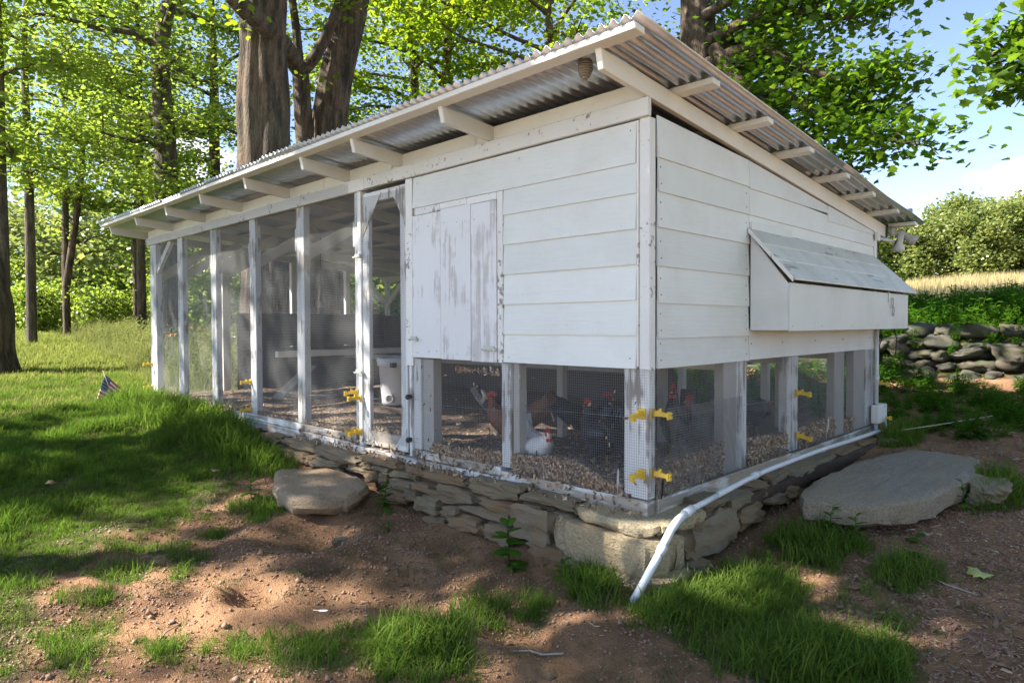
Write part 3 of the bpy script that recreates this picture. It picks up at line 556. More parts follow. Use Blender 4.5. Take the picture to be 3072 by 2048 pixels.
# --- hardware cloth
def wiremesh(parent, axis, a0, a1, z0, z1, off, seed, sag=.004, pitch=.0165, r=.00095, ztop=None, holes=(), name='wire_mesh'):
    rg = np.random.default_rng(seed); Vs = []; Fs = []; nb = 0
    ph = rg.uniform(0, 6, 4)
    def disp(a, z): return sag * (np.sin(a * 7 + ph[0]) * np.sin(z * 6 + ph[1]) + .5 * np.sin(a * 19 + z * 13 + ph[2])), .0035 * np.sin(z * 4.3 + ph[3] + a * 2), .004 * np.sin(a * 3.1 + ph[1] + z * 1.7)
    def strand(A, Z, vert):
        nonlocal nb
        d, da, dz = disp(A, Z); A = A + da; Z = Z + dz; n = len(A); P = []
        for k in range(3):
            t = 2 * math.pi * k / 3 + .3; c, s = math.cos(t) * r, math.sin(t) * r
            o_ = -off - d + s * (1 if vert else 1) - (.0008 if vert else -.0008)
            aa, zz = (A + c, Z) if vert else (A, Z + c)
            P.append(np.stack([aa, o_, zz], 1) if axis == 'x' else np.stack([-o_, aa, zz], 1))
        V = np.stack(P, 1).reshape(-1, 3); i = np.arange(n - 1)[:, None] * 3; k = np.arange(3)[None]
        F = np.stack([i + k, i + (k + 1) % 3, i + 3 + (k + 1) % 3, i + 3 + k], -1).reshape(-1, 4) + nb
        Vs.append(V); Fs.append(F); nb += len(V)
    zt = ztop or (lambda a: z1)
    for a in np.arange(a0, a1, pitch): zz = zt(a); strand(np.full(14, a), np.linspace(z0, zz, 14), True)
    m = max(3, int((a1 - a0) / .13))
    for z in np.arange(z0, z1, pitch): strand(np.linspace(a0, a1, m), np.full(m, z), False)
    me = npmesh(name, np.concatenate(Vs), np.concatenate(Fs), True); o = link(name, me, M['wire'], parent); o['kind'] = 'stuff'; return o
for i, (a0, a1) in enumerate(((-8.82, -7.6), (-7.6, -6.44), (-6.44, -5.32), (-5.32, -4.2), (-4.2, -3.10))): wiremesh(coop, 'x', a0, a1, .05, 2.34, .007, i)
for i, (a0, a1) in enumerate(((-8.82, -6.5), (-6.5, -3.2))): wiremesh(coop, 'x', a0, a1, 2.352, 2.452, .047, 40 + i, .0015)
o = wiremesh(sd, 'x', -3.02, -2.37, .11, 2.29, .024, 11, .003); o.location = (2.68, 0, -.04)
wiremesh(coop, 'x', -2.29, -1.205, .02, .868, .009, 12, .006); wiremesh(coop, 'x', -1.205, .004, -.01, .868, .010, 13, .007)
wiremesh(coop, 'y', .0, 1.24, .02, .868, .010, 14, .008); wiremesh(coop, 'y', 1.24, 2.7, .04, .868, .008, 15, .006); wiremesh(coop, 'y', 2.7, 4.3, .05, .868, .008, 16, .006)
wiremesh(coop, 'y', .0, 1.20, .10, .62, .016, 17, .008)
for i, (a0, a1) in enumerate(((.1, 2.2), (2.2, 4.25))):
    o = wiremesh(coop, 'y', a0, a1, .1, 2.1, 0, 20 + i, .003, pitch=.0254); o.location = (-8.83, 0, 0)
for i, (a0, a1) in enumerate(((-8.8, -5.5), (-5.5, -2.3), (-2.3, 0))):
    o = wiremesh(coop, 'x', a0, a1, .1, 2.1 if i < 2 else .8, 0, 30 + i, .003, pitch=.0254); o.location = (0, 4.33, 0)
# --- nest box on the end wall
nb_ = empty('nest_box', (0, 2.8, 1.09), 0, coop)
def nbp(mb, nm, mat, bevel=.002):
    o = mb.build(nm, M[mat], nb_, bevel=bevel); o.location = Vector(o.location) - Vector((0, 2.8, 1.09)); return o
nbp(MB().hexa([(.02, 1.313, 1.09), (.298, 1.313, 1.09), (.298, 1.331, 1.09), (.02, 1.331, 1.09), (.02, 1.313, 1.785), (.298, 1.313, 1.42), (.298, 1.331, 1.42), (.02, 1.331, 1.785)]), 'side_panel', 'nest')
nbp(MB().hexa([(.02, 4.27, 1.09), (.298, 4.27, 1.09), (.298, 4.288, 1.09), (.02, 4.288, 1.09), (.02, 4.27, 1.785), (.298, 4.27, 1.42), (.298, 4.288, 1.42), (.02, 4.288, 1.785)]), 'side_panel', 'nest')
nbp(MB().box((.30, 1.309, 1.084), (.318, 4.29, 1.425)), 'front_panel', 'nest'); nbp(MB().box((.02, 1.333, 1.088), (.297, 4.268, 1.104)), 'bottom_panel', 'nest')
lidb = []
sl_ = (1.44 - 1.812) / (.345 - .02)
for k, (xa, xb) in enumerate(((.018, .128), (.118, .232), (.222, .35))):
    za, zb = 1.815 + sl_ * (xa - .02), 1.815 + sl_ * (xb - .02); up = .0045 * (2 - k)
    P = [(xa, 1.285, za + up), (xb, 1.285, zb + up + .004), (xb, 4.50 - .1 * (2 - k), zb + up + .004), (xa, 4.42 - .1 * (2 - k), za + up)]
    nbp(MB().hexa([(x, y, z - .0) for x, y, z in P] + [(x, y, z + .016) for x, y, z in P]), 'lid_board', 'lid')
for k, (xa, xb) in enumerate(((.02, .19), (.195, .345))):
    za, zb = 1.80 + sl_ * (xa - .02), 1.80 + sl_ * (xb - .02)
    nbp(MB().hexa([(xa, 1.268, za), (xb, 1.268, zb), (xb, 1.284, zb), (xa, 1.284, za), (xa, 1.268, za + .035), (xb, 1.268, zb + .035), (xb, 1.284, zb + .035), (xa, 1.284, za + .035)]), 'edge_strip', 'trim')
nbp(MB().box((.319, 3.60, 1.33), (.326, 3.62, 1.435)), 'hasp', 'hardware')
def ring(c, w, h, tilt, r=.004):
    P = [(c[0] + .012, c[1] + (w * math.cos(t)) * math.cos(tilt) - h * math.sin(t) * math.sin(tilt), c[2] + w * math.cos(t) * math.sin(tilt) + h * math.sin(t) * math.cos(tilt)) for t in np.linspace(0, 2 * math.pi, 15)]
    return MB().tube(P, r, 6, False)
nbp(ring((.322, 3.69, 1.335), .026, .045, -.1), 'carabiner', 'steel', 0); nbp(ring((.322, 3.72, 1.255), .026, .045, .1), 'carabiner', 'steel', 0)
# --- nail heads
mb = MB()
def nail(p, axis='y', r=.0055):
    if axis == 'y': mb.lathe([(0, -.003), (r, -.001), (r, .004)], p, (0, 1, 0), 7)
    else: mb.lathe([(0, .004), (r, .001), (r, -.004)], p, (1, 0, 0), 7)
for x, z in ((-1.15, .905), (-.12, .93), (-2.21, 2.30), (-.12, 2.30), (-1.05, 2.30)): nail((x, -.0225 + (.0 if z < 1 else .008), z))
for k, (z0, z1) in enumerate(EV):
    for y in (.11, 1.26):
        nail((.0165, y, z0 + .05), 'x'); nail((.0115, y, z0 + .15), 'x')
for x in (-2.2, -2.05, -1.95, -1.85, -1.7, -1.6, -1.5, -1.3):
    for z in (.92, 1.93): nail((x, -.032, z + .01 * math.sin(x * 9)), r=.004)
for x in np.arange(-8.6, 0, .41): nail((float(x), -.0435, 2.41 + .02 * math.sin(x * 20)), r=.004)
for y in (1.34, 1.9, 2.6, 3.3, 4.1): nail((.0185, y, .99), 'x'); nail((.319, y, 1.12), 'x', .004)
o = mb.build('nail_head', M['steel'], coop); o['kind'] = 'stuff'
# --- yellow fence insulators (standoff arms screwed to posts)
def ins_mesh():
    mb = MB()   # projects along +x from origin
    mb.hexa([(0, -.022, -.03), (.010, -.022, -.03), (.010, .022, -.03), (0, .022, -.03), (0, -.022, .03), (.010, -.022, .03), (.010, .022, .03), (0, .022, .03)])
    mb.hexa([(.010, -.009, -.014), (.062, -.009, -.012), (.062, .009, -.012), (.010, .009, -.014), (.010, -.009, .018), (.062, -.009, .024), (.062, .009, .024), (.010, .009, .018)])
    mb.hexa([(.045, -.007, .02), (.062, -.007, .024), (.062, .007, .024), (.045, .007, .02), (.05, -.006, .034), (.063, -.006, .036), (.063, .006, .036), (.05, .006, .034)])
    mb.hexa([(.062, -.008, -.012), (.108, -.008, -.014), (.108, .008, -.014), (.062, .008, -.012), (.062, -.008, .016), (.108, -.008, .008), (.108, .008, .008), (.062, .008, .016)])
    mb.box((.106, -.016, -.026), (.118, .016, .018)); mb.box((.120, -.013, -.022), (.128, .013, -.004)); mb.box((.120, -.013, .003), (.128, .013, .016)); mb.box((.117, -.006, -.020), (.122, .006, .014))
    return mb.mesh('insulator')
insm = ins_mesh(); insm.materials.append(M['yellow'])
def insulator(loc, ang, tilt=0):
    o = link('insulator', insm, None, coop, loc); o.rotation_euler = (0, tilt, math.radians(ang)); return o
for loc in ((-8.79, -.001, .57), (-8.80, -.001, .22), (-5.385, -.001, .49), (-5.39, -.001, .17), (-3.15, -.004, .52), (-3.05, -.032, .475), (-3.05, -.032, .165), (-3.14, -.004, .16), (-.04, -.001, .60), (-.042, -.001, .235)): insulator(loc, -90 + random.uniform(-7, 7), random.uniform(-.04, .1))
for loc in ((.0, .035, .60), (.0, .035, .24), (.0, 2.22, .56), (.0, 2.24, .20), (.015, 4.33, .51), (.03, 4.37, .15)): insulator(loc, random.uniform(-6, 4), random.uniform(0, .12))
for z in (.54, .18):
    o = MB().lathe([(0, -.02), (.016, -.018), (.022, -.008), (.022, 0), (.012, .002), (.012, .012), (.02, .014), (.02, .028)], (-2.31, -.05, z), (0, 1, 0), 14).build('knob_insulator', M['black'], coop)
def wirepath(pts, nm='fence_wire', r=.0011, mat='wire'): return MB().tube(pts, r, 5).build(nm, M[mat], coop)
wirepath([(-5.38, -.12, .49), (-4.9, -.03, .44), (-4.2, .0, .42), (-3.5, -.08, .47), (-3.15, -.12, .51)]); wirepath([(-3.05, -.155, .47), (-2.7, -.1, .50), (-2.31, -.07, .54), (-1.9, -.02, .50), (-1.2, -.02, .515), (-.6, -.07, .57), (-.04, -.12, .59)])
wirepath([(-2.31, -.07, .18), (-1.8, -.03, .15), (-1.2, -.02, .14), (-.04, -.12, .22)]); wirepath([(.12, .035, .595), (.11, 1.1, .57), (.12, 2.22, .55), (.12, 4.33, .50)])
# --- conduit, junction box, cable
mb = MB(); mb.tube([(.045, 4.24, 1.09), (.045, 4.24, .30)], .021, 12); mb.tube([(.045, 4.24, .60), (.045, 4.24, .52)], .027, 12)
mb.build('conduit', M['pvc'], coop)
mb = MB(); mb.tube([(.05, 4.20, .09), (.06, 4.24, -.16)], .02, 10); mb.tube([(.09, 4.38, .12), (.11, 4.42, -.12)], .016, 10); mb.build('conduit', M['pvc'], coop)
MB().box((.02, 4.14, .10), (.10, 4.42, .29)).build('junction_box', M['trim'], coop, bevel=.008)
wirepath([(.03, 4.31, 1.98), (.05, 4.31, 1.7), (.03, 4.30, 1.3), (.07, 4.27, 1.08), (.10, 4.26, 1.0), (.07, 4.25, .92), (.05, 4.25, .7)], 'cable', .006, 'black')
wirepath([(.2, 4.25, 1.1), (.215, 4.3, .98), (.21, 4.3, .86), (.20, 4.3, .80)], 'cable', .006, 'black')
# --- floodlight under the eave corner
fl = empty('floodlight', (.08, 4.62, 2.05), 0, coop)
def flp(mb, nm, mat):
    o = mb.build(nm, M[mat], fl); o.location = Vector(o.location) - Vector((.08, 4.62, 2.05)); return o
flp(MB().box((-.03, 4.60, 2.03), (.03, 4.66, 2.21)), 'mounting_block', 'black')
flp(MB().lathe([(0, -.01), (.055, -.01), (.055, .02), (.04, .03), (0, .03)], (.06, 4.66, 2.13), (1, .2, 0), 18), 'cover_plate', 'lampgrey')
flp(MB().tube([(.07, 4.67, 2.11), (.13, 4.74, 2.11), (.15, 4.77, 2.10)], [.025, .03, .034], 12), 'lamp_arm', 'lampgrey')
flp(MB().lathe([(0, -.14), (.03, -.14), (.034, -.07), (.036, -.02), (.055, .02), (.062, .06), (.05, .07), (.0, .075)], (.20, 4.80, 2.06), (.7, .35, -.62), 20), 'lamp_head', 'lampgrey')
flp(MB().lathe([(0, -.12), (.03, -.12), (.036, -.02), (.060, .03), (.064, .06), (.05, .07), (.0, .075)], (.12, 4.72, 1.99), (-.2, .2, -.95), 20), 'lamp_head', 'glass')
flp(MB().tube([(.02, 4.36, 2.035), (.06, 4.62, 2.03), (.09, 4.68, 2.02)], .018, 12), 'conduit', 'pvc')
flp(MB().tube([(.11, 4.68, 2.04), (.10, 4.6, 1.96), (.05, 4.45, 1.90), (.02, 4.36, 1.80)], .006, 6), 'cable', 'black')
# weathered stick lying on the roof
ob = MB().beam((-2.2, 4.2, zr(4.2) + .09), (.30, 4.5, zr(4.5) + .105), .05, .04).build('roof_pole', M['oldwood'], None, bevel=.004); tag(ob, 'weathered brown pole lying across the metal roof, its end sticking out', 'pole')
# ================================================================ stones
def stone_mesh(name, seed, sub=2, rough=.10, boxy=.62, strata=0, flat=False):
    import bmesh
    bm = bmesh.new(); bmesh.ops.create_cube(bm, size=2); bmesh.ops.subdivide_edges(bm, edges=bm.edges, cuts=sub, use_grid_fill=True)
    P = np.array([v.co[:] for v in bm.verts]); n = P / np.linalg.norm(P, axis=1)[:, None]
    Q = P * boxy + n * (1 - boxy) * 1.1
    d = vnoise(Q * 1.3 + seed, seed, 3)[:, None] * rough; Q = Q * (1 + d) + .05 * np.stack([vnoise(Q * 2 + 9, seed + 1, 2), vnoise(Q * 2 + 3, seed + 2, 2), vnoise(Q * 2 + 5, seed + 3, 2)], 1)
    if strata: Q[:, :2] *= 1 + .04 * np.sin(Q[:, 2:3] * 8 + seed + vnoise(Q[:, :2] * 1.2, seed + 7, 2)[:, None] * 1.5)
    m = Q.max(0); mn = Q.min(0); Q = (Q - (m + mn) / 2) / ((m - mn) / 2)
    for v, q in zip(bm.verts, Q): v.co = q
    me = bpy.data.meshes.new(name); bm.to_mesh(me); bm.free(); me.polygons.foreach_set('use_smooth', [not flat] * len(me.polygons)); me.update(); return me
found = empty('stone_foundation', (-2.4, -.1, -.3)); tag(found, 'dry laid flat stone foundation under the front and corner of the white coop', 'stone foundation')
FRONT = [(-2.03,-1.47,-.075,.0),(-1.88,-1.35,-.17,-.08),(-2.04,-1.76,-.34,-.2),(-1.97,-1.54,-.22,-.17),(-1.73,-1.52,-.30,-.22),(-1.47,-.92,-.09,.03),(-1.35,-.95,-.17,-.095),(-1.54,-.95,-.25,-.165),(-1.63,-1.25,-.37,-.26),(-1.26,-.95,-.38,-.25),(-.91,-.45,-.05,.015),(-.85,-.72,-.11,-.06),(-.97,-.6,-.30,-.06),(-.64,-.47,-.12,-.07),(-.84,-.5,-.40,-.29),(-.53,-.2,-.42,-.28),(-5.0,-4.45,-.12,-.02),(-4.44,-3.7,-.12,-.01),(-4.62,-4.37,-.20,-.11),(-4.4,-3.85,-.25,-.12),(-3.77,-2.92,-.12,-.02),(-3.78,-3.18,-.22,-.125),(-3.91,-3.73,-.23,-.14),(-3.18,-2.82,-.19,-.12),(-2.91,-2.3,-.06,.01),(-2.91,-2.73,-.12,-.065),(-2.71,-2.46,-.12,-.065),(-2.84,-2.65,-.22,-.12),(-2.66,-2.5,-.23,-.12),(-2.49,-2.06,-.13,-.06),(-2.27,-2.01,-.06,.0),(-2.45,-2.1,-.22,-.13),(-2.21,-1.91,-.19,-.12),(-2.22,-2.05,-.27,-.19),(-1.97,-1.66,-.2,-.15),(-2.5,-2.2,-.32,-.22),(-.62,-.42,-.045,.01),(-5.5,-5.05,-.1,-.01),(-3.6,-3.0,-.33,-.23),(-1.93,-1.66,-.42,-.32)]
RIGHT = [(.18,.30,-.11,-.03),(.12,.75,-.30,-.045),(.30,.60,-.05,.0),(.36,.66,-.035,.035),(.64,1.02,-.09,-.01),(.76,1.20,-.24,-.09),(1.05,1.32,-.05,.01),(1.03,1.33,-.10,-.052),(1.2,1.5,-.16,-.10),(.08,.3,-.36,-.28),(1.34,1.72,-.06,.03),(1.72,2.2,-.11,.02),(2.2,2.75,-.10,.0),(1.5,1.9,-.2,-.07),(2.8,3.4,-.10,-.01),(3.4,4.0,-.09,.0)]
rr = random.Random(3)
SM = [stone_mesh('stone', 30 + i, 7, .20, .66, 1, True) for i in range(8)]
for i, me in enumerate(SM): me.materials.append(M['stone'][i % 3])
def put(me, c, h, rz=0, ry=0, rx=0, parent=found, name='stone'):
    o = bpy.data.objects.new(name, me); COL.objects.link(o); o.parent = parent
    o.location = Vector(c) - (parent.location if parent else Vector()); o.scale = h; o.rotation_euler = (rx, ry, rz); return o
for i, (a0, a1, z0, z1) in enumerate(FRONT):
    dpt = .16 + .05 * rr.random(); prot = .14 + .35 * max(0, -z0) * .35 + rr.uniform(-.02, .03)
    if z0 < -.24: prot += .03
    put(SM[i % 8], ((a0 + a1) / 2, -prot + dpt / 2 + .01, (z0 + z1) / 2 - .004), ((a1 - a0) / 2 * 1.04, dpt / 1.7, (z1 - z0) / 2 * 1.10), rz=rr.choice((0, math.pi)) + rr.uniform(-.05, .05), ry=rr.uniform(-.05, .03))
for i, (a0, a1, z0, z1) in enumerate(RIGHT):
    dpt = .18; prot = .13 + rr.uniform(-.02, .03) + (.05 if z0 < -.15 else 0)
    put(SM[(i * 3 + 1) % 8], (prot - dpt / 2 + .05, (a0 + a1) / 2, (z0 + z1) / 2), ((a1 - a0) / 2 * 1.05, dpt / 1.6, (z1 - z0) / 2 * 1.12), rz=math.pi / 2 + rr.uniform(-.06, .06))
# the three large corner stones
def slabstone(name, poly, ztop, thick, mat, parent, seed, taper=.06, tilt=(0, 0), label=None, rough=.012, inset=.02, sub=3):
    P = np.array(poly, float)
    for _ in range(sub - 1):   # round the outline a little, keep it angular
        Q = []
        for i in range(len(P)):
            a, b_ = P[i], P[(i + 1) % len(P)]; Q += [a * .82 + b_ * .18, a * .18 + b_ * .82] if _ == 0 else [a, (a + b_) / 2]
        P = np.array(Q)
    rg = np.random.default_rng(seed); n = len(P); c = P.mean(0)
    P = P + rg.normal(0, rough, P.shape)
    rings = []; prof = [(0.0, .28), (0.0, .55), (0.0, .80), (0.0, .93), (-.10, 1.0), (-.45, 1.0 + taper * .3), (-.8, 1.0 - taper * .4), (-1.0, .9 - taper)]
    for dz, s in prof:
        R_ = c + (P - c) * s + (rg.normal(0, rough * .5, P.shape) if s > .8 else 0)
        z = ztop + dz * thick + tilt[0] * (R_[:, 0] - c[0]) + tilt[1] * (R_[:, 1] - c[1]) + .010 * vnoise(R_ * 5, seed, 3) * (1 if dz > -.5 else 2)
        rings.append(np.c_[R_, z])
    V = np.concatenate(rings + [np.array([[c[0], c[1], ztop + .004]]), np.array([[c[0], c[1], ztop - thick]])])
    mb = MB(); k = len(prof); F = [(i * n + j, (i + 1) * n + j, (i + 1) * n + (j + 1) % n, i * n + (j + 1) % n) for i in range(k - 1) for j in range(n)]
    F += [(k * n, j, (j + 1) % n) for j in range(n)] + [(k * n + 1, (k - 1) * n + (j + 1) % n, (k - 1) * n + j) for j in range(n)]
    mb.add(V, F, True); o = mb.build(name, mat, parent)
    if parent: o.location = Vector(o.location) - parent.location
    mo = o.modifiers.new('edges', 'EDGE_SPLIT'); mo.split_angle = math.radians(38)
    return o
slabstone('stone', [(-.47, .05), (-.48, -.14), (-.30, -.19), (-.05, -.215), (.12, -.20), (.19, -.12), (.20, .05), (.19, .36), (.05, .38)], -.008, .075, M['stone'][2], found, 3, tilt=(-.02, .03))
slabstone('stone', [(-.60, .0), (-.62, -.16), (-.45, -.22), (-.1, -.25), (.10, -.24), (.19, -.14), (.20, .02), (.18, .10)], -.09, .235, M['stone'][2], found, 5, taper=.05)
slabstone('stone', [(-.16, .0), (-.18, -.20), (.0, -.26), (.16, -.22), (.24, -.08), (.24, .12), (.1, .15)], -.30, .14, M['stone'][1], found, 6)
# packed earth and rubble behind the stones
mb = MB(); mb.box((-8.8, -.07, -.5), (-.02, .30, -.045)); mb.box((-.3, -.05, -.5), (.10, 4.3, -.05)); o = mb.build('earth_fill', simple('packed_earth', (.075, .045, .030), .95, 0, 20, .5, .6), found); o.location = Vector(o.location) - found.location
slabstone('earth_fill', [(.02, .45), (.10, .4), (.17, .6), (.19, 1.1), (.20, 1.9), (.19, 3), (.16, 4.2), (.02, 4.3)], -.035, .10, bpy.data.materials['packed_earth'], found, 12, tilt=(0, .0))
# step stone and big slab
o = slabstone('step_stone', [(-3.12, -.85), (-3.50, -.63), (-3.46, -.43), (-3.22, -.24), (-2.83, -.22), (-2.55, -.29), (-2.38, -.45), (-2.30, -.63), (-2.32, -.85), (-2.53, -.97), (-2.82, -.95)], -.17, .15, M['step'], None, 21, taper=.10, tilt=(-.02, .0), sub=3)
tag(o, 'rounded tan flagstone used as a step below the screen door', 'step stone')
for c, s in (((-2.62, -.82, -.35), (.12, .08, .05)), ((-2.42, -.62, -.34), (.10, .09, .05))):
    o = put(SM[2], c, s, parent=None, name='prop_stone'); tag(o, 'small brown stone wedged under the near edge of the step stone' if s[0] > .11 else 'small brown stone wedged under the right end of the step stone', 'stone')
o = slabstone('stone_slab', [(.46, 1.10), (.35, 1.6), (.36, 2.11), (.38, 2.72), (.52, 3.45), (.80, 3.66), (1.05, 3.6), (1.17, 2.82), (1.14, 2.22), (1.08, 1.75), (.98, 1.36), (.80, 1.16), (.62, 1.10)], -.02, .17, M['slab'], None, 31, taper=.02, tilt=(-.03, .0), sub=3)
tag(o, 'large flat grey rock slab lying beside the end wall of the coop', 'rock slab')
o = put(SM[4], (.5, 1.7, -.17), (.16, .2, .08), parent=None, name='prop_stone'); tag(o, 'dark stone holding up the near edge of the large grey slab', 'stone')
o = put(SM[5], (1.25, 2.7, -.14), (.16, .3, .10), .2, parent=None, name='rock'); tag(o, 'rounded grey rock tucked against the far right edge of the big slab', 'rock')
o = put(SM[5], (.25, 4.0, -.04), (.12, .25, .06), .1, parent=None, name='rock'); tag(o, 'flat dark rock between the far end of the coop and the big slab', 'rock')
# loose stones in the dirt
for i, (x, y, s, l) in enumerate(((.21, -1.15, .022, 'small pale pebble in the sunlit dirt at the bottom of the view'), (-2.06, -.85, .05, 'low brown stone half buried in the dirt before the foundation'), (.62, .82, .03, 'small grey stone in the dirt near the blue stone end of the foundation'), (1.45, 3.55, .035, 'small grey stone on the mulch right of the slab'))):
    o = put(SM[i], (x, y, float(GH(x, y)) + s * .25), (s * 1.4, s, s * .55), i, parent=None, name='pebble'); tag(o, l, 'pebble')
# --- fieldstone wall behind the coop
wall = empty('fieldstone_wall', (-2, 7.9, .2)); tag(wall, 'long tumbled dry stone wall of rounded fieldstones behind the coop', 'stone wall')
WM = [stone_mesh('stone', 60 + i, 4, .30, .42) for i in range(8)]
for i, me in enumerate(WM): me.materials.append(M['wallstone'][i % 2])
cnt = 0
for row in range(5):
    x = -15 + row * .13
    while x < 6.2:
        w = rr.choice((.2, .28, .35, .42, .52)) * rr.uniform(.85, 1.1) if x > -3.2 else rr.uniform(.45, .9); hgt = rr.uniform(.10, .22); depth = rr.uniform(.2, .32)
        gz = float(H(x, 7.5)); z = gz - .05 + row * .145 + rr.uniform(-.03, .03); y = 7.62 + row * .10 + rr.uniform(-.07, .07)
        if x < -8.5 and row > 3: x += w; continue
        if row == 4 and rr.random() < .45: x += w; continue
        put(WM[rr.randrange(8)], (x + w / 2, y, z + hgt * .4), (w * .52, depth, hgt * rr.uniform(.45, .75)), rr.choice((0, 3.14)) + rr.uniform(-.25, .25), rr.uniform(-.15, .15), rr.uniform(-.2, .2), wall); cnt += 1
        x += w * rr.uniform(.9, 1.05)
fm = MB(); fm.box((-15, 7.72, -.2), (6.5, 8.5, .55)); o = fm.build('earth_fill', bpy.data.materials['packed_earth'], wall); o.location = Vector(o.location) - wall.location
print('wall stones', cnt)
# ================================================================ scattered ground cover (grass, weeds, chips)
PROTO = bpy.data.collections.new('ground_cover_prototypes')
def blades(nb, spread, h, w, bend, seed, seg=3, droop=.5, hj=.35):
    rg = np.random.default_rng(seed); V = []; F = []; T = []
    for i in range(nb):
        a = rg.uniform(0, 6.28); r = spread * math.sqrt(rg.uniform()); bx, by = r * math.cos(a), r * math.sin(a)
        hh = h * (1 + rg.uniform(-hj, hj)); d = rg.uniform(0, 6.28); lean = bend * rg.uniform(.3, 1.5); ww = w * rg.uniform(.7, 1.3); t = rg.uniform()
        dx, dy = math.cos(d), math.sin(d); px, py = -dy, dx; b = len(V)
        for k in range(seg + 1):
            u = k / seg; off = lean * hh * u ** 1.8; z = hh * (u - droop * lean * u ** 3 * .6); wk = ww * (1 - u ** 1.6) + .0003
            V += [(bx + dx * off - px * wk, by + dy * off - py * wk, z), (bx + dx * off + px * wk, by + dy * off + py * wk, z)]
            if k: F.append((b + 2 * k - 2, b + 2 * k - 1, b + 2 * k + 1, b + 2 * k)); T.append(min(1, max(0, t * .6 + u * .4)))
    return np.array(V), np.array(F), T
def proto(name, V, F, T, mat):
    me = npmesh(name, V, F, False, {'tint': ('FACE', T)}); o = bpy.data.objects.new(name, me); me.materials.append(mat); PROTO_C[0].objects.link(o); return o
PROTO_C = [None]
def protoset(name):
    c = bpy.data.collections.new(name); PROTO_C[0] = c; return c
def scatter(name, col, pts, rots, scl, idx, label, parent=None, kind='stuff'):
    me = bpy.data.meshes.new(name); n = len(pts); me.vertices.add(n); me.vertices.foreach_set('co', np.asarray(pts, np.float32).ravel())
    a = me.attributes.new('rot', 'FLOAT_VECTOR', 'POINT'); a.data.foreach_set('vector', np.asarray(rots, np.float32).ravel())
    a = me.attributes.new('scl', 'FLOAT', 'POINT'); a.data.foreach_set('value', np.asarray(scl, np.float32))
    a = me.attributes.new('idx', 'INT', 'POINT'); a.data.foreach_set('value', np.asarray(idx, np.int32))
    o = bpy.data.objects.new(name, me); COL.objects.link(o)
    ng = bpy.data.node_groups.new(name + '_scatter', 'GeometryNodeTree'); ng.interface.new_socket('Geometry', in_out='INPUT', socket_type='NodeSocketGeometry'); ng.interface.new_socket('Geometry', in_out='OUTPUT', socket_type='NodeSocketGeometry')
    gi = ng.nodes.new('NodeGroupInput'); go = ng.nodes.new('NodeGroupOutput'); ip = ng.nodes.new('GeometryNodeInstanceOnPoints'); ci = ng.nodes.new('GeometryNodeCollectionInfo')
    ci.inputs['Collection'].default_value = col; ci.inputs['Separate Children'].default_value = True; ci.inputs['Reset Children'].default_value = True
    ip.inputs['Pick Instance'].default_value = True
    def na(nm, ty):
        q = ng.nodes.new('GeometryNodeInputNamedAttribute'); q.data_type = ty; q.inputs['Name'].default_value = nm; return q.outputs['Attribute']
    L = ng.links.new; L(gi.outputs[0], ip.inputs['Points']); L(ci.outputs[0], ip.inputs['Instance']); L(na('idx', 'INT'), ip.inputs['Instance Index']); L(na('rot', 'FLOAT_VECTOR'), ip.inputs['Rotation']); L(na('scl', 'FLOAT'), ip.inputs['Scale']); L(ip.outputs[0], go.inputs[0])
    m = o.modifiers.new('scatter', 'NODES'); m.node_group = ng
    if parent: o.parent = parent
    if label: o['label'] = label
    o['kind'] = kind; return o
def samp(poly, density, seed):
    P = np.array(poly); lo, hi = P.min(0), P.max(0); A = (hi[0] - lo[0]) * (hi[1] - lo[1]); rg = np.random.default_rng(seed)
    n = int(A * density); X = rg.uniform(lo[0], hi[0], n); Y = rg.uniform(lo[1], hi[1], n); k = inpoly(X, Y, poly); return X[k], Y[k]
def rots(n, seed, tilt=.12):
    rg = np.random.default_rng(seed); return np.stack([rg.normal(0, tilt, n), rg.normal(0, tilt, n), rg.uniform(0, 6.28, n)], 1)
def view(X, Y, marg=.12):
    """keep what lies in the forward half of the place seen from the path, with a wide margin"""
    dx, dy = X - 2.2, Y + 3.4; a = np.arctan2(dx, dy) + math.radians(44.4); return np.abs((a + math.pi) % (2 * math.pi) - math.pi) < math.radians(46)
CAMP = np.array([2.2, -3.4])
excl = lambda X, Y: ((X > -8.8) & (X < .05) & (Y > -.03) & (Y < 4.35)) | inpoly(X, Y, [(-3.46, -.6), (-3.2, -.26), (-2.6, -.28), (-2.34, -.6), (-2.4, -.9), (-3.1, -.88)]) | inpoly(X, Y, [(.42, 1.15), (.36, 2.7), (.5, 3.45), (1.0, 3.6), (1.12, 2.8), (1.0, 1.3)])
# ---- lawn
cl = protoset('lawn_tufts')
for i in range(6): proto('tuft%02d' % i, *blades(34, .08, .062, .0025, .7, i), M['grass'])
for i in range(6, 10): proto('tuft%02d' % i, *blades(30, .085, .10, .0027, .8, i, hj=.5), M['grass'])
for i in range(10, 13): proto('tuft%02d' % i, *blades(26, .09, .055, .0023, 1.1, i), M['drygrass'])
pts = []; sc = []; ix = []
rg = np.random.default_rng(5)
X, Y = samp([(-14, -7), (-1, -7), (-1, 1), (-14, 1)], 330, 1)
d = pdist(X, Y, LAWN); n_ = vnoise(np.stack([X, Y], 1) * 1.6, 3, 3); n2_ = vnoise(np.stack([X, Y], 1) * 5.5, 4, 2)
dist = np.hypot(X - 2.2, Y + 3.4)
k = (d + .22 * n_ > .02) & (rg.uniform(size=len(X)) < np.clip(.55 + d * 1.2 + .35 * n2_, 0, 1)) & view(X, Y) & ~excl(X, Y) & (rg.uniform(size=len(X)) < np.clip(9 / dist, .35, 1))
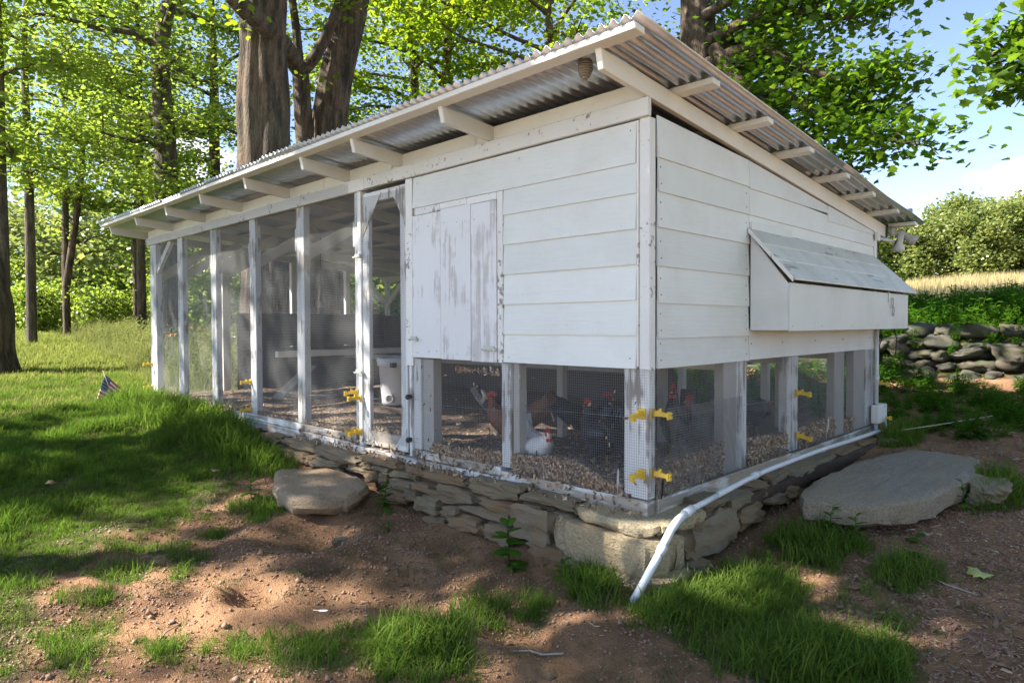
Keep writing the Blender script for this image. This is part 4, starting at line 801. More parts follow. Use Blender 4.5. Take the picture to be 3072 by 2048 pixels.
X, Y, d, n_ = X[k], Y[k], d[k], n_[k]
# bald spots near the lawn edge
s = .85 * np.clip(.65 + d * .5, .5, 1.0) * np.clip(1 + .25 * n_, .7, 1.35) * rg.uniform(.8, 1.2, len(X)) * (1 + .35 * np.clip((np.hypot(X - 2.2, Y + 3.4) - 7) / 10, 0, 1))
ii = np.where(rg.uniform(size=len(X)) < .12 + .35 * (d < .2) + .45 * (X < -8.6), rg.integers(10, 13, len(X)), np.where(n_ > .3, rg.integers(6, 10, len(X)), rg.integers(0, 6, len(X))))  # extra dry tufts at the left end imitate sunlit paleness
pts.append(np.stack([X, Y, GH(X, Y) - .004], 1)); sc.append(s); ix.append(ii)
for pi, (poly, dn, hs) in enumerate(PATCHES):
    c = np.mean(poly, 0); big = [tuple(c + (np.array(q) - c) * 1.35) for q in poly]
    X, Y = samp(big, 520 * dn, 50 + pi)
    if len(X) == 0: continue
    d = pdist(X, Y, poly); nn = vnoise(np.stack([X, Y], 1) * 6, 30 + pi, 3); k = (d + .13 * nn > -.02) & ~excl(X, Y) & (rg.uniform(size=len(X)) < np.clip(.42 + d * 5, .12, .9)); X, Y, d = X[k], Y[k], d[k]
    s = .84 * hs * rg.uniform(.6, 1.3, len(X)) * np.clip(.75 + d * 2.5, .6, 1.15)
    dry = np.clip((.35 if dn < .95 else .16) - d, .05, .6)
    ii = np.where(rg.uniform(size=len(X)) < dry, rg.integers(10, 13, len(X)), rg.integers(3, 10, len(X)))
    pts.append(np.stack([X, Y, GH(X, Y) - .004], 1)); sc.append(s); ix.append(ii)
# stray blades in the dirt
X, Y = samp([(-4, -3.2), (2.4, -3.2), (2.4, 1.5), (-4, 1.5)], 60, 71); k = view(X, Y) & ~excl(X, Y); X, Y = X[k], Y[k]; nn = vnoise(np.stack([X, Y], 1) * 2, 77, 3); k = nn > -.05; X, Y = X[k], Y[k]
pts.append(np.stack([X, Y, GH(X, Y) - .004], 1)); sc.append(rg.uniform(.4, .9, len(X))); ix.append(rg.integers(10, 13, len(X)))
P = np.concatenate(pts); print('lawn tufts', len(P))
scatter('grass', cl, P, rots(len(P), 9), np.concatenate(sc), np.concatenate(ix), 'green lawn and ragged grass tufts around the bare dirt')
# ---- sunny lawn further out, sunlight painted into its blade colour
cs = protoset('sunny_tufts')
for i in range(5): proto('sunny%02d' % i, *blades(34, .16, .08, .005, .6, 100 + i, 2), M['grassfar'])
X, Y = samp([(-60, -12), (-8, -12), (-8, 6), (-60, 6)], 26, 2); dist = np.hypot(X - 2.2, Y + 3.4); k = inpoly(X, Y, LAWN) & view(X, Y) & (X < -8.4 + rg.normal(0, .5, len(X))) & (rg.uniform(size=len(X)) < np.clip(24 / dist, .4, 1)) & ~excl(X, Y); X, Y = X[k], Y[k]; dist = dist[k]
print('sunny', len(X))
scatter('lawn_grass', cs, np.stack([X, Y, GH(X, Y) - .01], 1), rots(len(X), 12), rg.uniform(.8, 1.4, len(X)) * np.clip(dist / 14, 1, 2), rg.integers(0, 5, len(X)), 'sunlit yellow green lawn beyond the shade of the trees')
# ---- meadow
def weedproto(name, seed, h, nleaf, ls, mat, stems=3):
    rg = np.random.default_rng(seed); V = []; F = []; T = []
    for s_ in range(stems):
        a = rg.uniform(0, 6.28); lx, ly = .12 * math.cos(a), .12 * math.sin(a); hh = h * rg.uniform(.7, 1.1)
        b = len(V); w = .004
        V += [(0 + lx * .3 - w, ly * .3, 0), (lx * .3 + w, ly * .3, 0), (lx * 1.6 + w, ly * 1.6, hh), (lx * 1.6 - w, ly * 1.6, hh)]; F.append((b, b + 1, b + 2, b + 3)); T.append(.3)
        for i in range(nleaf):
            u = .15 + .85 * (i + rg.uniform(0, .6)) / nleaf; z = hh * u; cx, cy = lx * (.3 + 1.3 * u), ly * (.3 + 1.3 * u); az = i * 2.4 + rg.uniform(-.4, .4) + s_
            L = ls * (1.15 - .6 * u) * rg.uniform(.75, 1.2); el = rg.uniform(.1, .8) - (.3 if u < .5 else 0)
            dx, dy, dz = math.cos(az) * math.cos(el), math.sin(az) * math.cos(el), math.sin(el); px, py = -math.sin(az), math.cos(az); wd = L * .22
            b = len(V)
            mid = (cx + dx * L * .5, cy + dy * L * .5, z + dz * L * .5); tip = (cx + dx * L, cy + dy * L, z + dz * L - L * .25)
            V += [(cx, cy, z), (mid[0] - px * wd, mid[1] - py * wd, mid[2] + .15 * wd), tip, (mid[0] + px * wd, mid[1] + py * wd, mid[2] + .15 * wd)]; F.append((b, b + 1, b + 2, b + 3)); T.append(rg.uniform(.1, 1) * (.5 + .5 * u))
    return proto(name, np.array(V), np.array(F), T, mat)
cm = protoset('meadow_plants')
for i in range(5): proto('mead%02d' % i, *blades(40, .22, .55, .006, .35, 200 + i, 3), M['meadow'])
for i in range(5, 8): weedproto('mead%02d' % i, 210 + i, .7, 16, .13, M['meadow'], 4)
X, Y = samp(MEADOW, 13, 3); dist = np.hypot(X - 2.2, Y + 3.4); k = view(X, Y) & (rg.uniform(size=len(X)) < np.clip(26 / dist, .5, 1)) & ~excl(X, Y); X, Y = X[k], Y[k]; edge = np.clip(pdist(X, Y, MEADOW) / 1.0, .35, 1)
print('meadow', len(X))
scatter('meadow_weeds', cm, np.stack([X, Y, GH(X, Y) - .02], 1), rots(len(X), 13, .08), rg.uniform(.85, 1.5, len(X)) * edge, rg.integers(0, 8, len(X)), 'tall bright meadow grass and weeds beyond the end of the coop')
# ---- bank weeds in front of and behind the stone wall
cw = protoset('bank_weeds')
for i in range(6): weedproto('bank%02d' % i, 300 + i, .42, 15, .12, M['weed'], 4)
for i in range(6, 9): proto('bank%02d' % i, *blades(36, .12, .26, .004, .7, 300 + i, 3), M['weed'])
X, Y = samp(BANK, 60, 4); k = view(X, Y) & (rg.uniform(size=len(X)) < np.clip(.3 + pdist(X, Y, BANK) * 2.5, 0, 1)); X, Y = X[k], Y[k]
s1 = rg.uniform(.55, 1.05, len(X)) * np.clip(.6 + .4 * vnoise(np.stack([X, Y], 1) * 1.5, 41, 2), .35, 1.1)
X2, Y2 = samp(BEHIND, 34, 5); k = view(X2, Y2); X2, Y2 = X2[k], Y2[k]; s2 = rg.uniform(.75, 1.5, len(X2)) * np.clip(.9 + .5 * vnoise(np.stack([X2, Y2], 1) * .9, 42, 2), .5, 1.5)
X3, Y3 = samp([(-9, 4.5), (-.5, 4.5), (-.5, 7.4), (-9, 7.4)], 30, 6); k = view(X3, Y3); X3, Y3 = X3[k], Y3[k]; s3 = rg.uniform(.5, 1.0, len(X3))
X4 = rg.uniform(-4, 5.5, 260); Y4 = rg.uniform(7.5, 8.3, 260); z4 = H(X4, 7.5) + rg.uniform(.05, .8, 260); s4 = rg.uniform(.3, .6, 260)
X = np.r_[X, X2, X3]; Y = np.r_[Y, Y2, Y3]; s = np.r_[s1, s2, s3]; P = np.stack([X, Y, GH(X, Y) - .03], 1); P = np.concatenate([P, np.stack([X4, Y4, z4], 1)]); s = np.r_[s, s4]
print('bank', len(P))
scatter('wild_weeds', cw, P, rots(len(P), 14, .12), s, rg.integers(0, 9, len(P)), 'dense green weeds growing along both sides of the stone wall')
# ---- ripe field on the hill
ch = protoset('field_grass')
for i in range(5): proto('ripe%02d' % i, *blades(40, .35, .45, .010, .22, 400 + i, 2), M['hay'])
X, Y = samp(FIELD, 5.0, 7); dist = np.hypot(X - 2.2, Y + 3.4); k = view(X, Y) & (rg.uniform(size=len(X)) < np.clip(26 / dist, .2, 1)); X, Y = X[k], Y[k]; dist = dist[k]
print('field', len(X))
scatter('field_grass', ch, np.stack([X, Y, GH(X, Y) - .03], 1), rots(len(X), 15, .05), rg.uniform(.8, 1.2, len(X)) * np.clip(dist / 26, 1, 1.6), rg.integers(0, 5, len(X)), 'ripe golden grass covering the hillside field')
# ---- wood chips, dead leaf bits and crumbs in the dirt
cc = protoset('chips')
mchip = [simple('pale_chip', (.42, .31, .21), .8, 0, 9, .4), simple('brown_chip', (.24, .14, .095), .9, 0, 9, .4), simple('earth_crumb', (.29, .185, .125), .95, 0, 9, .3)]
def chip(nm, seed, L, W, Hh, mat):
    rg = np.random.default_rng(seed); V = np.array([(-L, -W, 0), (L, -W * .6, 0), (L * .9, W, 0), (-L * .8, W * .8, 0), (-L * .8, -W * .7, Hh), (L * .7, -W * .5, Hh * 1.5), (L * .7, W * .7, Hh), (-L * .6, W * .5, Hh * 1.2)]) + rg.normal(0, W * .15, (8, 3))
    F = np.array([(0, 3, 2, 1), (4, 5, 6, 7), (0, 1, 5, 4), (1, 2, 6, 5), (2, 3, 7, 6), (3, 0, 4, 7)]); proto(nm, V, F, [0] * 6, mat)
for i in range(3): chip('chip%02d' % i, i, .008, .0025, .002, mchip[0])
for i in range(3, 6): chip('chip%02d' % i, i, .012, .004, .003, mchip[1])
for i in range(6, 9): chip('chip%02d' % i, i, .008, .007, .008, mchip[2])
X, Y = samp([(-6, -3.3), (3.2, -3.3), (3.2, 5), (-6, 5)], 2100, 8); dist = np.hypot(X - 2.2, Y + 3.4); d = pdist(X, Y, LAWN); nn = vnoise(np.stack([X, Y], 1) * 1.3, 51, 3)
k = (d < .3) & view(X, Y) & ~((X > -8.8) & (X < .12) & (Y > -.12) & (Y < 4.4)) & (dist > .7) & (rg.uniform(size=len(X)) < np.clip(.55 + .5 * nn + (X > .9) * .6, .15, 1) * np.clip(4.5 / dist, .3, 1)); X, Y = X[k], Y[k]
mul = (X > .8); ii = np.where(rg.uniform(size=len(X)) < np.where(mul, .22, .25), rg.integers(0, 3, len(X)), np.where(mul | (rg.uniform(size=len(X)) < .55), rg.integers(3, 6, len(X)), rg.integers(6, 9, len(X))))
print('chips', len(X))
scatter('wood_chips', cc, np.stack([X, Y, GH(X, Y) + .001], 1), rots(len(X), 16, .25), rg.uniform(.4, 1.15, len(X)) * (1 + .6 * mul) * np.where(rg.uniform(size=len(X)) < .02, 2.2, 1), ii, 'wood chips and crumbs scattered over the bare brown dirt')
# ---- litter inside the coop: surface sheet and shavings heaped along the mesh
def LZ(x, y):
    x = np.asarray(x, float); y = np.asarray(y, float)
    z = .085 + .03 * vnoise(np.stack([x.ravel(), y.ravel()], 1) * 1.4, 61, 3).reshape(x.shape)
    edge = np.exp(-np.clip(y - .02, 0, 9) / .16); zt = np.interp(x, [-8.8, -5.4, -4.3, -3.0, -2.3, -1.9, -1.3, -.9, -.57, -.32, -.2, 0], [.11, .135, .16, .12, .17, .15, .16, .175, .19, .10, .09, .16])
    z = z + np.clip(zt - .085, 0, 1) * edge + (x > -2.2) * .03
    er = np.exp(-np.clip(-.02 - x, 0, 9) / .22); zr_ = np.interp(y, [0, .2, .9, 1.3, 2.1, 3.3, 4.3], [.15, .25, .28, .27, .25, .22, .19]); z = z + np.clip(zr_ - .11, 0, 1) * er
    return z
lx = np.linspace(-8.72, -.082, 230); ly = np.linspace(.078, 4.23, 120); LX, LY = np.meshgrid(lx, ly); Zl = LZ(LX, LY); id_ = np.arange(LX.size).reshape(LX.shape)
lf = np.stack([id_[:-1, :-1], id_[:-1, 1:], id_[1:, 1:], id_[1:, :-1]], -1).reshape(-1, 4)
mlit, nt, b = newmat('coop_litter'); a1 = noise(nt, 60, 5, .7); a2 = noise(nt, 3, 3, .5); cc1 = mix(nt, a1, (.14, .09, .06), (.44, .30, .20)); nt.links.new(mix(nt, a2, cc1, mix(nt, a1, (.05, .035, .028), (.16, .115, .085))), b.inputs['Base Color']); b.inputs['Roughness'].default_value = 1; bump(nt, b, a1, .8, .02)
lit = link('litter_floor', npmesh('litter_floor', np.stack([LX.ravel(), LY.ravel(), Zl.ravel()], 1), lf, True), mlit); tag(lit, None, None, None, 'structure')
# heap that fills the space between the posts right up to the wire
mb = MB()
def heap(axis_, a0, a1, zf, base, seed):
    A = np.linspace(a0, a1, int((a1 - a0) / .02)); top = np.array([zf(a) for a in A]) + .012 * vnoise(A[:, None] * 14, seed, 2)
    V = []
    for a, t in zip(A, top):
        row = ((.0005, base), (.0005, (base + t) / 2), (.006, t), (.085, t + .01)); V += [(a, y, z) if axis_ == 'x' else (-y, a, z) for y, z in row]
    F = [(i * 4 + k, (i + 1) * 4 + k, (i + 1) * 4 + k + 1, i * 4 + k + 1) for i in range(len(A) - 1) for k in range(3)]; mb.add(V, F, True)
zf = lambda x: float(LZ(np.array([x]), np.array([.02]))[0])
for a0, a1 in ((-8.5, -7.69), (-7.49, -6.53), (-6.35, -5.40), (-5.23, -4.29), (-4.12, -3.18)): heap('x', a0, a1, lambda x: max(zf(x), .145), .127, 3)
heap('x', -2.055, -1.255, zf, .10, 4); heap('x', -1.15, -.185, zf, .077, 5)
zg = lambda y: float(LZ(np.array([-.02]), np.array([y]))[0])
for a0, a1 in ((.085, .945), (1.315, 2.045), (2.275, 3.135), (3.405, 3.675)): heap('y', a0, a1, zg, .078, 6)
hp = mb.build('litter_heap', mlit, None); tag(hp, 'heap of old wood shavings piled against the inside of the coop wire', None, None, 'stuff')
cv = protoset('shavings')
msh = [simple('pale_shaving', (.62, .47, .33), .85, 0, 9, .4), simple('tan_shaving', (.42, .29, .19), .85, 0, 9, .4), simple('dark_shaving', (.20, .14, .10), .9, 0, 9, .4)]
PROTO_C[0] = cv
for i in range(3):
    for j in range(2): chip('shav%02d' % (i * 2 + j), 40 + i * 2 + j, .015, .007, .0012, msh[i])
X = rg.uniform(-8.6, -.1, 9000); Y = .075 + rg.exponential(.5, 9000); k = Y < 4.1; X, Y = X[k], Y[k]; P1 = np.stack([X, Y, LZ(X, Y) + .004], 1)
def onface(axis_, a0, a1, zfun, base, n):
    A = rg.uniform(a0, a1, n); T = np.array([zfun(a) for a in A]); Z_ = base + (T + .012 - base) * rg.uniform(0, 1, n) ** .8; D_ = rg.uniform(-.004, .004, n)
    return np.stack([A, D_, Z_], 1) if axis_ == 'x' else np.stack([-D_, A, Z_], 1)
S = [onface('x', a0, a1, lambda x: max(zf(x), .145), .125, 260) for a0, a1 in ((-8.5, -7.69), (-7.49, -6.53), (-6.35, -5.40), (-5.23, -4.29), (-4.12, -3.18))]
S += [onface('x', -2.055, -1.255, zf, .10, 1300), onface('x', -1.15, -.185, zf, .075, 1800), onface('x', -2.9, -2.47, lambda x: .215, .185, 180)]
S += [onface('y', a0, a1, zg, .078, n) for a0, a1, n in ((.085, .945, 1300), (1.315, 2.045, 900), (2.275, 3.135, 700), (3.405, 3.675, 200))]
S.append(np.stack([rg.uniform(-1.75, -1.27, 90), rg.uniform(-.008, -.002, 90), .79 + rg.normal(0, .012, 90)], 1)); S.append(np.stack([rg.uniform(-2.25, 0, 60), rg.uniform(-.012, -.002, 60), rg.uniform(.15, .8, 60)], 1))
S.append(np.stack([rg.uniform(-4.2, -.05, 420), -.024 - rg.uniform(0, .012, 420), rg.uniform(-.03, .10, 420) ** 1.0], 1)); S.append(np.stack([rg.uniform(-4.2, 0, 260), rg.uniform(-.16, -.04, 260), np.full(260, .012)], 1))
P2 = np.concatenate(S); P = np.concatenate([P1, P2]); R_ = np.concatenate([rots(len(P1), 17, .3), np.random.default_rng(18).uniform(0, 6.28, (len(P2), 3))])
ii = rg.choice([0, 1, 2, 3, 4, 5], len(P), p=[.12, .12, .24, .24, .14, .14])
scatter('wood_shavings', cv, P, R_, rg.uniform(.6, 1.5, len(P)), ii, 'pale wood shavings and droppings covering the floor of the coop')
# ================================================================ trees
LEAFT = {   # leaf templates: verts (x along leaf, y across), triangles
 'maple': (np.array([(0,0),(.18,.34),(.12,.55),(.42,.42),(.50,.58),(.62,.30),(1.0,0),(.62,-.30),(.50,-.58),(.42,-.42),(.12,-.55),(.18,-.34)]) * 1.0, [(0,1,11),(1,2,3),(1,3,11),(3,9,11),(9,10,11),(3,4,5),(3,5,9),(5,7,9),(7,8,9),(5,6,7)]),
 'mid': (np.array([(0,0),(.25,.45),(.62,.42),(1,0),(.62,-.42),(.25,-.45)]), [(0,1,5),(1,2,5),(2,4,5),(2,3,4)]),
 'far': (np.array([(0,0),(.5,.5),(1,0),(.5,-.5)]), [(0,1,3),(1,2,3)])}
def leaves_mesh(name, C, size, kind, seed, mat, tilt=.55, tint=None):
    rg = np.random.default_rng(seed); T, TF = LEAFT[kind]; n = len(C); az = rg.uniform(0, 6.28, n)
    nrm = np.stack([rg.normal(0, tilt, n), rg.normal(0, tilt, n), np.ones(n)], 1); nrm /= np.linalg.norm(nrm, axis=1)[:, None]
    x = np.stack([np.cos(az), np.sin(az), np.zeros(n)], 1); x -= nrm * (x * nrm).sum(1)[:, None]; x /= np.linalg.norm(x, axis=1)[:, None]; y = np.cross(nrm, x)
    s = size * rg.uniform(.6, 1.25, n)
    V = C[:, None, :] + (x[:, None, :] * (T[None, :, 0:1] - .4) + y[:, None, :] * T[None, :, 1:2] - nrm[:, None, :] * (.35 * T[None, :, 0:1] ** 2 * .6)) * s[:, None, None]
    F = np.array(TF)[None] + (np.arange(n) * len(T))[:, None, None]
    if tint is None: tint = rg.uniform(0, 1, n)
    tv = np.repeat(np.clip(tint, 0, 1), len(TF))
    me = npmesh(name, V.reshape(-1, 3), F.reshape(-1, 3), False, {'tint': ('FACE', tv)}); me.materials.append(mat); return me
def trunk_tube(path, radii, n=40, ridge=.06, seed=0, sub=6):
    P = np.array(path, float); R_ = np.array(radii, float); t = np.linspace(0, len(P) - 1, (len(P) - 1) * sub + 1); i = np.minimum(t.astype(int), len(P) - 2); u = (t - i)[:, None]
    def cr(A):
        p0 = A[np.maximum(i - 1, 0)]; p1 = A[i]; p2 = A[i + 1]; p3 = A[np.minimum(i + 2, len(A) - 1)]
        return .5 * ((2 * p1) + (-p0 + p2) * u + (2 * p0 - 5 * p1 + 4 * p2 - p3) * u ** 2 + (-p0 + 3 * p1 - 3 * p2 + p3) * u ** 3)
    Q = cr(P); rr_ = np.maximum(cr(R_[:, None])[:, 0], .004); d = np.gradient(Q, axis=0); d /= np.linalg.norm(d, axis=1)[:, None]
    ref = np.array([1.0, 0, 0]) if abs(d[0][0]) < .8 else np.array([0, 1.0, 0]); V = []
    for k in range(len(Q)):
        x = ref - d[k] * (ref @ d[k]); x /= np.linalg.norm(x); ref = x; y = np.cross(d[k], x); th = np.arange(n) * 2 * math.pi / n
        w = np.stack([np.cos(th) * 2, np.sin(th) * 2, np.full(n, Q[k][2] * .35)], 1)
        f = 1 + ridge * (vnoise(w * 1.5 + seed, seed, 3) + .8 * np.abs(np.sin(th * (n // 5) / 2 + 1.3 * math.sin(k * .35) + seed)) - .4)
        V.append(Q[k] + (x[None] * np.cos(th)[:, None] + y[None] * np.sin(th)[:, None]) * (rr_[k] * f)[:, None])
    V = np.concatenate(V); m = len(Q); a = np.arange((m - 1))[:, None] * n; k = np.arange(n)[None]
    F = np.stack([a + k, a + (k + 1) % n, a + n + (k + 1) % n, a + n + k], -1).reshape(-1, 4); return V, F
def join(parts):
    Vs = []; Fs = []; b = 0
    for V, F in parts: Vs.append(V); Fs.append(F + b); b += len(V)
    return np.concatenate(Vs), np.concatenate(Fs)
def limbs_random(rg, base, H_, hb, R_, n, r0, top=None, flat=.35, azs=None):
    L = []
    for i in range(n):
        u = (i + .5) / n; h = hb + (H_ * .93 - hb) * u; az = (azs[i % len(azs)] if azs else i * 2.4) + rg.normal(0, .3); prof = math.sin(math.pi * min(1, .25 + .75 * (1 - u) ** .8)) ** .7
        ln = R_ * max(.25, prof) * rg.uniform(.8, 1.1); el = flat * (.4 + 1.2 * u)
        P = [base + np.array([0, 0, h])]
        for k in range(1, 6):
            q = k / 5; az2 = az + .25 * math.sin(q * 3 + i); P.append(base + np.array([math.cos(az2) * ln * q, math.sin(az2) * ln * q, h + ln * (el * q - .22 * q * q) + rg.normal(0, .08)]))
        L.append((np.array(P), [r0 * .32 * (1 - .85 * k / 5) * (1 - .5 * u) + .012 for k in range(6)]))
    return L
def twigs_on(rg, limb, nt_, spread, zspread, from_=.25):
    P, R_ = limb; C = []; tw = []
    for _ in range(nt_):
        t = from_ + (1 - from_) * rg.uniform() ** .8; k = t * (len(P) - 1); i = min(int(k), len(P) - 2); p = P[i] + (P[i + 1] - P[i]) * (k - i)
        a = rg.uniform(0, 6.28); r = spread * (1.15 - .6 * t) * rg.uniform(.25, 1.0); q = p + np.array([math.cos(a) * r, math.sin(a) * r, rg.normal(0, zspread)]); C.append(q); tw.append((p, q))
    return C, tw
def tree(label, base, H_, r0, hb, R_, nl, ntw, nleaf, lsize, kind, mat, seed, path=None, radii=None, bark='bark', extra=None, group=None, flat=.35, tiltl=.55, name='maple_tree', spray=(.42, .13), nseg=28, azs=None, ridge=.05, from_=.25, cat='tree', xt=None):
    rg = np.random.default_rng(seed); gz = float(GH(base[0], base[1])) - .1; B = np.array([base[0], base[1], gz])
    root = empty(name, (base[0], base[1], gz)); tag(root, label, cat, group)
    if path is None:
        wob = rg.normal(0, r0 * .25, (6, 2)); path = [(wob[k][0] * k * .4, wob[k][1] * k * .4, H_ * k / 5) for k in range(6)]; radii = [r0 * 1.25, r0 * .95, r0 * .8, r0 * .6, r0 * .35, .03]
        path.insert(1, (0, 0, .5)); radii.insert(1, r0 * 1.03)
    path = np.array(path, float); parts = [trunk_tube(path, radii, nseg, ridge, seed)]
    zs = path[:, 2]; ctr = lambda h: np.array([np.interp(h, zs, path[:, 0]), np.interp(h, zs, path[:, 1]), 0])
    L = limbs_random(rg, np.zeros(3), H_, hb, R_, nl, r0, flat=flat, azs=azs)
    L = [(P + ctr(P[0][2]) , r) for P, r in L]
    if extra: L += [(np.array(P, float), r) for P, r in extra]
    C = []
    nreg = len(L) - (len(extra) if extra else 0)
    for li, (P, r) in enumerate(L):
        parts.append(trunk_tube(P, r, 8 if r[0] < .12 else 20, .04, seed, 3)); ex = li >= nreg and xt; c, tw = twigs_on(rg, (P, r), xt[0] if ex else ntw, xt[1] if ex else R_ * .33, xt[2] if ex else R_ * .06, from_); C += c
        for p, q in (tw if kind == 'maple' else tw[::2]): parts.append(trunk_tube(np.array([p, (p + q) / 2 + [0, 0, .04], q]), [.018, .012, .005], 4, 0, seed, 1))
    V, F = join(parts); tr = link('trunk', npmesh('trunk', V, F, True), M[bark], root)
    C = np.array(C); n = len(C) * nleaf; cc_ = np.repeat(C, nleaf, 0) + rg.normal(0, 1, (n, 3)) * np.array([spray[0], spray[0], spray[1]])
    tn = np.repeat(rg.uniform(0, .7, len(C)), nleaf) + rg.uniform(0, .35, n)
    cr = link('crown', leaves_mesh('crown', cc_, lsize, kind, seed, M[mat], tiltl, tn), None, root)
    return root
NLEAF = [0]
# -- the two great maples beyond the left end of the coop
tree('great old maple with the thickest straight trunk, behind the left half of the coop', (-10.1, 2.45), 17, .47, 8.6, 6.0, 20, 22, 26, .125, 'mid', 'leaf', 1,
     path=[(0,0,0),(0,0,.6),(.04,.0,2),(-.05,.02,4),(-.12,.05,6),(-.1,.1,9),(.1,.1,13),(0,0,17)], radii=[.72,.55,.47,.50,.44,.38,.24,.04], nseg=64, ridge=.10, group=None, xt=(44, 1.6, .35),
     extra=[([(0,0,8.8),(2,-1.5,9.4),(4.5,-2.8,9.6),(7.2,-3.1,9.5)], [.2,.15,.1,.03]), ([(0,0,8.6),(2,-2.5,9.2),(4.2,-4.3,9.5),(7,-4.8,9.4)], [.2,.15,.1,.03])])
tree('great dark maple splitting into several stems, right of the thickest trunk', (-11.09, 4.18), 17, .52, 8.9, 6.0, 16, 20, 24, .125, 'mid', 'leaf', 2,
     path=[(0,0,0),(0,0,.6),(0,.01,2.84),(.05,.05,4.2),(.10,.12,5.3),(.20,.26,6.57),(.40,.62,8.36),(.4,.85,10.5),(.4,1,17)], radii=[.75,.60,.50,.47,.38,.35,.30,.24,.05], nseg=56, ridge=.10,
     extra=[([(-.05,-.12,2.9),(.0,-.26,4.13),(.10,-.42,5.14),(.18,-.52,5.95),(.24,-.59,6.58)], [.26,.22,.19,.18,.17]),
            ([(.24,-.59,6.5),(.8,-1.25,6.7),(1.35,-1.85,6.67),(1.75,-2.51,6.74),(1.64,-3.0,7.3),(1.3,-3.6,8.6)], [.17,.18,.17,.16,.14,.08]),
            ([(.26,-.56,6.5),(.57,-.41,6.8),(.83,-.15,7.53),(.97,.06,8.38),(1.1,.2,9.5)], [.12,.12,.10,.09,.05]),
            ([(.24,-.59,6.5),(.21,-.65,7.36),(.17,-.73,8.17),(.1,-.8,9.5)], [.10,.09,.07,.03]),
            ([(.05,.0,3.9),(.25,-.2,4.1),(.45,-.35,4.6),(.5,-.4,5.6)], [.07,.06,.05,.02])], from_=.5, xt=(4, .5, .2))
# -- slimmer trees further left and behind
tree('broken topped maple trunk behind the left part of the coop roof', (-18.1, 3.35), 15, .36, 4.5, 4.5, 16, 22, 36, .115, 'mid', 'leaf_y', 3, bark='bark2')
tree('slender dark maple between the broken topped trunk and the great straight one', (-23.2, 6.75), 17, .24, 3.5, 4.5, 16, 20, 36, .12, 'mid', 'leaf_y', 4)
tree('straight grey trunked tree standing at the left edge of the lawn', (-26.1, 1.5), 17, .16, 5.8, 4.8, 22, 20, 44, .12, 'mid', 'leaf_y', 5, bark='bark2')
tree('thin brown tree that forks low, right of the grey one at the left edge', (-30.6, 3.5), 16, .14, 5.6, 4.4, 18, 20, 40, .125, 'mid', 'leaf_y', 6,
     extra=[([(0,0,2.2),(.35,.25,4.5),(.6,.5,7),(.7,.6,10)], [.15,.13,.11,.06])])
tree('thin leaning tree in the gap left of the coop', (-29.3, 5.8), 11, .15, 4.4, 3.6, 11, 18, 20, .21, 'mid', 'leaf_y', 7)
tree('huge rough maple trunk cut off by the left edge of the view', (-16.7, -1.05), 16, .50, 7.5, 4.0, 14, 18, 20, .14, 'mid', 'leaf', 8, bark='bark',
     path=[(0,0,0),(0,0,.6),(-.05,-.05,1.8),(-.15,-.1,3.0),(-.5,-.3,5),(-.9,-.5,9),(-1,-.5,16)], radii=[.78,.60,.60,.42,.22,.15,.04], ridge=.1, nseg=48)
tree('pale slim trunk close beside the huge trunk at the left edge', (-18.6, -.35), 14, .13, 5, 3.6, 12, 18, 20, .16, 'mid', 'leaf_y', 9, bark='bark2')
tree('tall thin maple with yellow green leaves in the middle of the left grove', (-24, 4.4), 16, .15, 6.0, 4.6, 18, 20, 38, .12, 'mid', 'leaf_y', 10)
# -- behind the roof, centre
tree('left one of two dark stems seen above the middle of the coop roof', (-19.8, 13.4), 17, .28, 4.5, 6, 24, 26, 30, .15, 'mid', 'leaf', 11)
tree('right one of two dark stems above the coop roof, with a low rising limb', (-18.0, 13.8), 17, .32, 5.0, 6, 24, 26, 30, .15, 'mid', 'leaf', 12,
     extra=[([(0,0,3.6),(.9,.7,4.6),(1.9,1.5,6.2),(2.6,2.1,7.5)], [.2,.16,.13,.08])])
tree('leafy maple filling the gap behind the middle of the coop roof', (-13.5, 14.5), 15, .3, 4.5, 6, 22, 24, 28, .15, 'mid', 'leaf', 13)
# -- the maple right behind the coop with limbs reaching to the right
fx = [([(0.32,-0.09,5.75),(0.87,-0.18,4.91),(1.60,-0.25,4.17),(1.97,-0.29,3.57),(2.42,-0.33,3.20),(2.94,-0.36,3.00)], [.13,.12,.10,.07,.04,.015]),
      ([(0.10,-0.05,4.30),(0.50,-0.09,4.50),(1.34,-0.04,4.72),(2.27,-0.17,4.05),(3.07,-0.32,3.53),(3.86,-0.54,3.21)], [.13,.12,.10,.07,.04,.012]),
      ([(0.15,-0.09,5.50),(1.00,0.00,5.60),(1.58,0.17,5.23),(2.46,0.11,4.68),(3.43,-0.03,4.45)], [.11,.09,.07,.05,.012]),
      ([(0.10,-0.09,5.90),(1.00,0.20,6.20),(1.51,0.36,6.20),(2.41,0.30,5.75),(3.25,0.14,5.65)], [.1,.09,.07,.05,.012]),
      ([(0.10,0.10,5.20),(1.18,0.42,5.51),(2.06,0.59,4.55),(3.20,0.53,4.05)], [.1,.08,.05,.012]),
      ([(0.10,-0.09,6.40),(1.30,0.04,6.70),(2.20,0.01,6.58),(2.97,0.06,6.25)], [.1,.07,.05,.012])]
